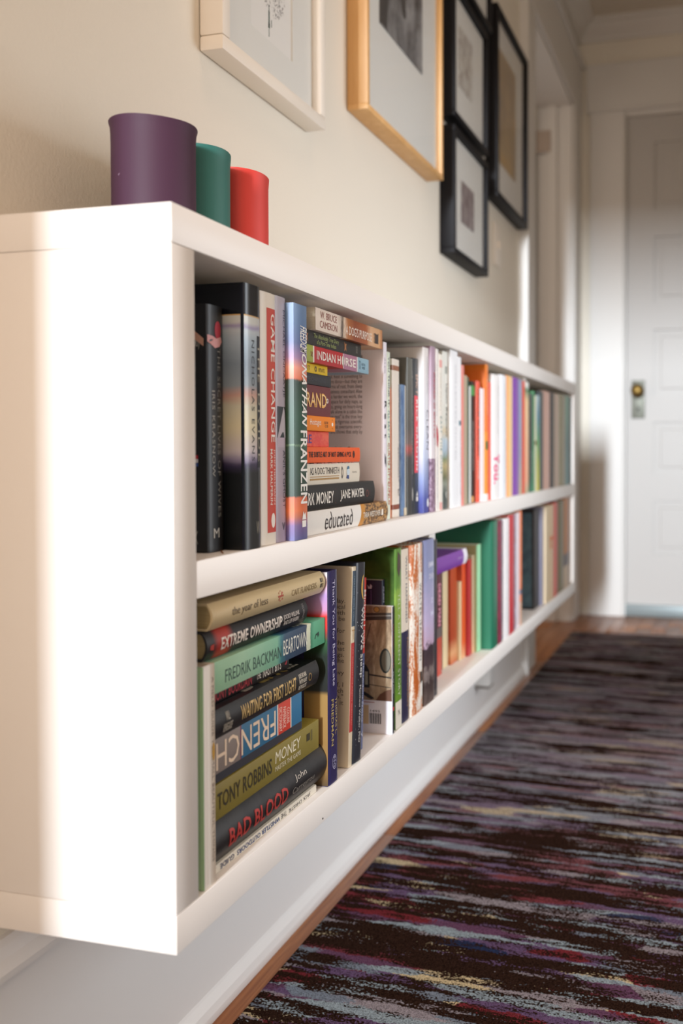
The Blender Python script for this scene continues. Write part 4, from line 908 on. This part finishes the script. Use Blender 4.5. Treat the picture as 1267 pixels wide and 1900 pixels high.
o = low('cream hardback with navy and red blocks on its narrow leaning spine', 0.2005, 0.9955, 0.0105, 0.243, jacket('treating', color='DDCDB0'), 'hard', 0.155, sag=0.0012, lean=LN)
patch(o, 0.170, 0.238, ink('2E4254'), 'spine', 0.0005, 0.0100); patch(o, 0.042, 0.150, ink('B82A28'), 'spine', 0.0005, 0.0100); text(o, 'TREATING PEOPLE WELL', '8FA4B4', 0.232, 0.176, 0.0035, 0.0065, lift=0.0004); text(o, 'LEA BERMAN and JEREMY BERNARD', 'E0A090', 0.145, 0.050, 0.0035, 0.0060, lift=0.0004); text(o, 'T', 'B8905A', 0.002, 0.009, 0.154, 0.166, 'spine_up')
text(o, 'how to get through the day.\nthe most practical and topical\nadvice on how to live well with\nthose around you and still be\n\nadvice that comes from or for\n\ntwo White House secretaries the\nworld over know, people that\nlearned to calm most things.\nEvery chapter shows how the\n\nfirst thing a guest will envy\n\nis how you treat the staff, I\nthink, and the way with which\nyou leave the room at the top."\nIt is never over until it', '5A4C3C', -0.135, -0.0085, 0.075, 0.204, 'near', align='RIGHT', name='back_cover_text')
o = low('black-blue hardback with a yellow crescent moon and white serif title', 0.202, 1.0062, 0.0262, 0.2455, jacket('night', color='20242E', rough=0.3), 'hard', 0.16, sag=0.003, lean=LN)
text(o, 'Why We Sleep', 'E6E2DE', 0.190, 0.102, 0.0130, 0.0222, bold=0.005); text(o, 'Matthew Walker, PhD', 'D0CCC8', 0.093, 0.023, 0.0130, 0.0190)
mo = [(0.2145+0.0155*math.cos(a), 0.0215-0.0085*math.sin(a)) for a in [math.pi*k/12 for k in range(13)]]+[(0.2145+0.0150*math.cos(a), 0.0215-0.0045*math.sin(a)) for a in [math.pi*(12-k)/12 for k in range(1, 12)]]
poly(o, mo, 'E2B04E', 'crescent_moon')
rr = random.Random(9)
for k in range(14): blob(o, rr.uniform(0.02, 0.23), rr.uniform(0.002, 0.012), 0.0006, 0.0004, 'C8C8D0', 6, 'star')
o = low('red and denim-blue book leaning behind the one with the moon', 0.1885, 1.0400, 0.0290, 0.2205, jacket('undoing', stops=[(0, '4A5680'), (0.122, 'C82A26')]), 'hard', 0.15, sag=0.002, lean=LN)
text(o, 'Michael Lewis', 'F0D8D0', 0.205, 0.130, 0.0195, 0.0270, bold=0.01); text(o, 'The Undoing Project', 'C8CCDC', 0.112, 0.035, 0.0195, 0.0260); text(o, 'N', 'C8CCDC', 0.018, 0.026, 0.016, 0.024, 'spine_up')
o = low('thin graphic book, back cover a brown ink drawing above a white barcode strip', 0.205, 1.1310, 0.0060, 0.1745, jacket('graphic', color='DDDBE2', rough=0.25), 'paper', 0.14)
def sk(nt, b):
    n = noise(nt, coords(nt, (60, 30, 18)), 1.0, 5, 0.7, 0.6)
    nt.links.new(ramp(nt, n, [(0.28, '5A4A3A'), (0.42, '8A745A'), (0.55, 'AC9678'), (0.70, 'D6C4A8')]), b.inputs['Base Color'])
patch(o, 0.045, 0.1742, mat('sepia', rough=0.4, fn=sk), 'near', -0.139, -0.0006, name='drawn_scene')
poly(o, [(-0.060, 0.152), (-0.0008, 0.157), (-0.0008, 0.166), (-0.060, 0.163)], '403A34', 'drawn_moulding', 'near', 0.0002)
poly(o, [(-0.060, 0.158), (-0.0008, 0.1615), (-0.0008, 0.1625), (-0.060, 0.1595)], '8E8A82', 'drawn_line', 'near', 0.0003)
for bx in (-0.0415, -0.0225): blob(o, 0.1695, bx, 0.0042, 0.0044, '2E2620', 18, 'drawn_disc', 'near', 0.0003); blob(o, 0.1695, bx, 0.0034, 0.0036, 'B48A4A', 18, 'drawn_disc', 'near', 0.0004)
for q in ([(-0.0545, 0.062), (-0.033, 0.062), (-0.0335, 0.086), (-0.0385, 0.0935), (-0.048, 0.0935), (-0.0535, 0.086)],): poly(o, q, '2E302C', 'drawn_lantern', 'near', 0.0003)
for k in range(3): poly(o, [(-0.0515+k*0.006, 0.066), (-0.0475+k*0.006, 0.066), (-0.0475+k*0.006, 0.084), (-0.0515+k*0.006, 0.084)], 'A8A890', 'drawn_pane', 'near', 0.0004)
blob(o, 0.100, -0.010, 0.017, 0.0085, '2C3432', 20, 'drawn_wheel', 'near', 0.0003); blob(o, 0.100, -0.009, 0.0145, 0.0065, '6E6A5C', 20, 'drawn_wheel', 'near', 0.0004)
poly(o, [(-0.055, 0.081), (-0.001, 0.076), (-0.001, 0.078), (-0.055, 0.083)], '2C2824', 'drawn_line', 'near', 0.00025); poly(o, [(-0.055, 0.068), (-0.001, 0.063), (-0.001, 0.064), (-0.055, 0.069)], '2C2824', 'drawn_line', 'near', 0.00025)
poly(o, [(-0.0455, 0.100), (-0.0315, 0.150), (-0.0305, 0.150), (-0.0445, 0.100)], '2C2824', 'drawn_line', 'near', 0.0003)
poly(o, [(-0.052, 0.062), (-0.034, 0.053), (-0.026, 0.048), (-0.031, 0.046), (-0.046, 0.054), (-0.055, 0.059)], '26221E', 'drawn_tool', 'near', 0.0003)
poly(o, [(-0.024, 0.0452), (-0.018, 0.054), (-0.008, 0.060), (-0.0008, 0.062), (-0.0008, 0.0452)], '5E3C28', 'drawn_bag', 'near', 0.0003)
patch(o, 0.012, 0.038, ink('D0B48C'), 'near', -0.056, -0.0345, name='price_sticker')
for k in range(15): 
    wv = 0.00035+0.0003*((k*7) % 3); poly(o, [(-0.0335+k*0.00115, 0.0130), (-0.0335+k*0.00115+wv, 0.0130), (-0.0335+k*0.00115+wv, 0.0275), (-0.0335+k*0.00115, 0.0275)], '2A2A2C', 'bar', 'near', 0.0003)
text(o, '1495', '2A2A2C', -0.032, -0.018, 0.0290, 0.0320, 'near'); poly(o, [(-0.056, 0.0417), (-0.026, 0.0417), (-0.026, 0.0426), (-0.056, 0.0426)], 'A05048', 'printed_bar', 'near')
patch(o, 0.001, 0.1740, ink('1E1C20'), 'spine', 0.0004, 0.0056); text(o, 'GRAPHIC TALES', 'A83A4A', 0.150, 0.090, 0.0015, 0.0040, lift=0.0004); text(o, 'NEVER STOP', 'D8D4D0', 0.085, 0.055, 0.0015, 0.0040, lift=0.0004); patch(o, 0.032, 0.037, ink('C83040'), 'spine', 0.0004, 0.0056, lift=0.0004)
o = low('small midnight-blue paperback peeping over the thin graphic book', 0.188, 1.1375, 0.0108, 0.2085, jacket('think', color='1A1634'), 'paper', 0.13)
text(o, 'to think.', 'C89C5A', -0.068, -0.0265, 0.1845, 0.1900, 'near', bold=0.01); text(o, 'argues', '8E7A7A', -0.048, -0.026, 0.1775, 0.1825, 'near'); patch(o, 0.1680, 0.1705, ink('B02A34'), 'near', -0.129, -0.022); poly(o, [(-0.0215, 0.2015), (-0.0185, 0.1985), (-0.017, 0.2030), (-0.0145, 0.2005), (-0.0155, 0.1965), (-0.0205, 0.1965)], 'D8D0DC', 'emblem', 'near'); patch(o, 0.155, 0.195, ink('5A4A78'), 'near', -0.0170, -0.0155); text(o, 'ALAIN', 'C8C4D4', 0.200, 0.178, 0.003, 0.007)
def gr(nt, b):
    tc = N(nt, 'ShaderNodeTexCoord'); sp = N(nt, 'ShaderNodeSeparateXYZ'); nt.links.new(tc.outputs['Object'], sp.inputs[0])
    n = noise(nt, coords(nt, (90, 90, 70)), 1.0, 4, 0.7)
    z = math_(nt, 'ADD', math_(nt, 'MULTIPLY', sp.outputs['Z'], 4.0), math_(nt, 'MULTIPLY', math_(nt, 'SUBTRACT', n, 0.5), 0.2))
    nt.links.new(ramp(nt, z, [(0.0, '4E7A20'), (0.18, '6E9A2C'), (0.30, '4E7A28'), (0.5, '86AC3E'), (0.76, '8CB048'), (0.80, '5E8A36')]), b.inputs['Base Color'])
o = low('green hardback with a white foot and a small portrait at the head of its spine', 0.203, 1.1492, 0.0240, 0.250, jacket('greenmot', fn=gr, rough=0.28), 'hard', 0.165, sag=0.002)
patch(o, 0.0005, 0.2495, jacket('greenback', fn=mottle('2C4A1E', '4A6A2C', '648440', sc=(12, 12, 12), lo=0.35, hi=0.6), rough=0.25), 'near', -0.164, -0.002, name='jacket_back')
patch(o, 0.0005, 0.038, ink('E9E2D2'), 'spine', 0.0005, 0.0235); poly(o, [(0.246, 0.008), (0.240, 0.019), (0.222, 0.020), (0.210, 0.012), (0.222, 0.006)], '4A3A2C', 'portrait'); text(o, 'TELL A DIFFERENT STORY', 'D8E0C4', 0.188, 0.045, 0.0085, 0.0165, bold=-0.01); text(o, 'N', '3A342C', 0.009, 0.015, 0.018, 0.026, 'spine_up')
o = low('hardback with a cream upper half and a navy lower half', 0.201, 1.1785, 0.0300, 0.2460, jacket('creamnavy', stops=[(0, '221F44'), (0.128, 'E6DAC8')]), 'hard', 0.155, sag=0.003)
text(o, 'WHAT HAPPENED', '5A5C70', 0.236, 0.140, 0.0150, 0.0220); text(o, 'HILLARY RODHAM', 'B88A5A', 0.118, 0.020, 0.020, 0.026)
def rustf(nt, b):
    big = noise(nt, coords(nt, (45, 70, 14)), 1.0, 3, 0.6, 0.8); sm = noise(nt, coords(nt, (420, 420, 300)), 1.0, 2, 0.8)
    f = math_(nt, 'ADD', big, math_(nt, 'MULTIPLY', math_(nt, 'SUBTRACT', sm, 0.5), 0.55))
    nt.links.new(ramp(nt, f, [(0.47, 'EDE4D8'), (0.50, 'D08A50'), (0.54, 'C2641C'), (0.70, 'B85A18')]), b.inputs['Base Color'])
o = low('wide white hardback spattered all over with rust-orange paint', 0.204, 1.2095, 0.0560, 0.2490, jacket('rust', fn=rustf), 'hard', 0.165, sag=0.008)
patch(o, 0.060, 0.205, ink('EDE6DC'), 'spine', 0.031, 0.047); text(o, 'WALTER ISAACSON', '4A4440', 0.190, 0.075, 0.0345, 0.0430, spacing=1.2, lift=0.0004); patch(o, 0.020, 0.050, ink('EDE6DC'), 'spine', 0.037, 0.051); poly(o, [(0.058, 0.036), (0.040, 0.038), (0.043, 0.048), (0.057, 0.046)], '4A3A30', 'emblem', lift=0.0005)
def lav(nt, b):
    tc = N(nt, 'ShaderNodeTexCoord'); sp = N(nt, 'ShaderNodeSeparateXYZ'); nt.links.new(tc.outputs['Object'], sp.inputs[0])
    n = noise(nt, coords(nt, (90, 90, 90)), 1.0, 4, 0.7)
    z = math_(nt, 'ADD', math_(nt, 'MULTIPLY', sp.outputs['Z'], 4.0), math_(nt, 'MULTIPLY', math_(nt, 'SUBTRACT', n, 0.5), 0.24))
    nt.links.new(ramp(nt, z, [(0.0, '6A5A54'), (0.12, '3A2C2C'), (0.18, '8A7C78'), (0.24, '4A3A3E'), (0.34, '3A2E36'), (0.37, 'C4A8C0'), (0.5, 'BEB0D0'), (0.8, '8E94B8'), (1.0, '848AB0')]), b.inputs['Base Color'])
o = low('hardback with a lavender sky above dark trees, just before the lower divider', 0.204, 1.2672, 0.0500, 0.2505, jacket('lavtree', fn=lav, rough=0.28), 'hard', 0.155, sag=0.004)
text(o, 'EMMA', 'E0E0F0', 0.018, 0.044, 0.208, 0.216, 'spine_up', bold=0.02); text(o, 'CHEN', 'E0E0F0', 0.020, 0.044, 0.190, 0.198, 'spine_up', bold=0.02); text(o, 'D', 'D8D4EC', 0.030, 0.042, 0.152, 0.160, 'spine_up', bold=0.02); text(o, 'M', 'D8D4EC', 0.028, 0.042, 0.132, 0.140, 'spine_up', bold=0.02)
o = low('dark speckled paperback squeezed against the lower divider', 0.200, 1.3185, 0.0210, 0.2460, jacket('darkspeck', fn=mottle('2E2A30', '3A343A', '8A7A6A', sc=(150, 150, 90), lo=0.5, hi=0.62)), w=0.14)
# low row of small paperbacks behind the lower divider
o = low('small maroon and red paperback with pink lettering, first after the lower divider', 0.166, 1.4350, 0.0330, 0.1770, jacket('maroon2', stops=[(0, 'C04A3A'), (0.065, '6A5A5A'), (0.082, '5E2434')]), w=0.115)
text(o, 'DEAD MAN', 'E89AAA', 0.158, 0.085, 0.012, 0.026, bold=0.06)
o = low('small black paperback', 0.158, 1.4690, 0.0270, 0.1770, jacket('blk10', color='1E1C1C'), w=0.105)
o['label'] = 'small black paperback right of the maroon and red one'
o = low('small cream paperback right of the small black one', 0.158, 1.4970, 0.0300, 0.1810, jacket('cream10', color='DCC8A0'), w=0.105)
o = low('small brick-red paperback under the purple lying book', 0.163, 1.5280, 0.0380, 0.1815, jacket('brick10', stops=[(0, 'C05A2A'), (0.02, 'D8A070'), (0.045, 'A8401C'), (0.17, 'B8481E')], interp='LINEAR'), w=0.11)
o = low('smallest cream paperback, between the brick-red and orange-red ones', 0.168, 1.5665, 0.0120, 0.1450, jacket('cream11', color='E6CFA4'), w=0.11)
o = low('small orange-red paperback with a worn pale foot', 0.169, 1.5790, 0.0220, 0.1820, jacket('orange10', stops=[(0, 'E0B080'), (0.03, 'E0642C'), (0.14, 'DC5A28'), (0.182, 'D84A24')], interp='LINEAR'), w=0.115)
o = low('small crimson paperback', 0.174, 1.6015, 0.0240, 0.1815, jacket('crimson10', color='B8262E'), w=0.12)
o['label'] = 'small crimson paperback right of the orange-red one'
o = low('small beige book between crimson and mint green', 0.175, 1.6260, 0.0150, 0.1870, jacket('beige10', stops=[(0, 'E4B890'), (0.08, 'C8B090'), (0.18, 'C0AC8C')], interp='LINEAR'), w=0.12)
o = low('pale mint-green book leaning on the big dark green one', 0.181, 1.6415, 0.0255, 0.2060, jacket('mint10', color='A6DDB0'), w=0.13)
o['label'] = 'pale mint-green book before the big dark green one'
patch(o, 0.0005, 0.2055, ink('B4AC80'), 'near', -0.129, -0.003, name='tan_board')
o = book('purple paperback lying across the tops of the small paperbacks', 0.188, 1.375, ZL+0.1830, 0.0270, 0.175, jacket('purple2', stops=[(0, 'E6E2EA'), (0.020, 'D0B8DC'), (0.023, '7A3A9C')]), 0.12, 'paper', None, 'flat', sag=0.003)
text(o, 'SIMON SAYS', 'C8A8DC', 0.060, 0.030, 0.012, 0.0165)
o = low('big dark green hardback with a small pale emblem on its cover', 0.203, 1.6680, 0.0500, 0.2485, jacket('bottlegreen', color='1A6A50', rough=0.3), 'hard', 0.165, sag=0.006)
poly(o, [(-0.046, 0.030), (-0.038, 0.042), (-0.044, 0.055), (-0.037, 0.062), (-0.030, 0.050), (-0.027, 0.038), (-0.034, 0.030), (-0.038, 0.034)], 'C8DCB8', 'emblem', 'near')
o = low('crimson patterned book right of the big dark green one', 0.2035, 1.7185, 0.0250, 0.2470, jacket('crimsonpat', fn=mottle('6A1230', '8E1C40', 'C86A84', sc=(120, 120, 60), lo=0.45, hi=0.62)), w=0.15)
o = low('thin blue-grey patterned paperback beside the crimson one', 0.200, 1.7440, 0.0180, 0.2480, jacket('bgpat', fn=mottle('5A6A86', '9AA4B4', 'E0B8A8', sc=(120, 120, 50))), w=0.14)
o = low('wide white book with a dotted line of print in the lower row', 0.203, 1.7625, 0.0450, 0.2470, jacket('white20', color='E8E4E4'), w=0.14)
text(o, 'A LONG LINE OF FINE PRINT', 'A8A4AC', 0.220, 0.030, 0.026, 0.031)
o = low('wide red book between two pale ones in the lower row', 0.203, 1.8080, 0.0455, 0.2520, jacket('red20', color='B82430'), w=0.14)
o = low('mottled blue and red paperback in the lower row', 0.200, 1.8540, 0.0270, 0.2490, jacket('mot20', fn=mottle('5A2438', '7E8AA4', 'C8B0B4', sc=(120, 120, 40))), w=0.14)
o = low('pinkish white book beside a thin orange one', 0.200, 1.8820, 0.0355, 0.2510, jacket('pinkwhite', color='E2D4DA'), w=0.14)
o = low('thin orange book with a blue spot, last before the gap in the lower row', 0.200, 1.9180, 0.0210, 0.2540, jacket('orange20', stops=[(0, 'D8A888'), (0.05, 'E8804A'), (0.068, '3A4A70'), (0.078, 'E87A3A')]), w=0.14)
o = low('large slate-blue boxed volume with a black spine, facing the gap', 0.190, 2.1180, 0.0660, 0.2425, jacket('slatebox', color='15161A'), 'hard', 0.165, sag=0.003)
patch(o, 0.006, 0.236, mat('slate_cloth', '3E5864', 0.6, fn=mottle('3A525E', '48646E', sc=(30, 30, 30))), 'near', -0.160, -0.006, name='slate_board')
text(o, 'ANNALS', '5A7480', -0.060, -0.020, 0.100, 0.115, 'near')
o = low('greyish lavender book right of the boxed black spine', 0.195, 2.1845, 0.0250, 0.2470, jacket('greylav', color='6E6C80'), w=0.14)
o = low('cream book with a mustard line in the far lower bay', 0.200, 2.2100, 0.0450, 0.2450, jacket('cream30', stops=[(0, 'C8B494'), (0.030, 'A89A50'), (0.036, 'C8B090')], axis='Y'), w=0.14)
o = low('wide tan book with an orange letter in the far lower bay', 0.200, 2.2555, 0.0600, 0.2460, jacket('tan30', color='C4A882'), w=0.14)
text(o, 'b', 'C8602C', 0.165, 0.130, 0.010, 0.048, bold=0.05)
o = low('red-orange book in the far lower bay', 0.200, 2.3160, 0.0690, 0.2500, jacket('red30', stops=[(0, 'C8452E'), (0.045, '8A4A58')], axis='Y'), 'hard', 0.14, sag=0.004)
o = low('wide olive book in the far lower bay', 0.200, 2.3865, 0.0810, 0.2500, jacket('olive30', color='5E5428'), w=0.14)
o = low('orange-brown book with a cream foot, last of the lower row', 0.200, 2.4685, 0.0880, 0.2550, jacket('brown30', stops=[(0, 'B49C80'), (0.06, '4A3E40'), (0.095, 'A8651E'), (0.25, 'B06C20')]), w=0.14)
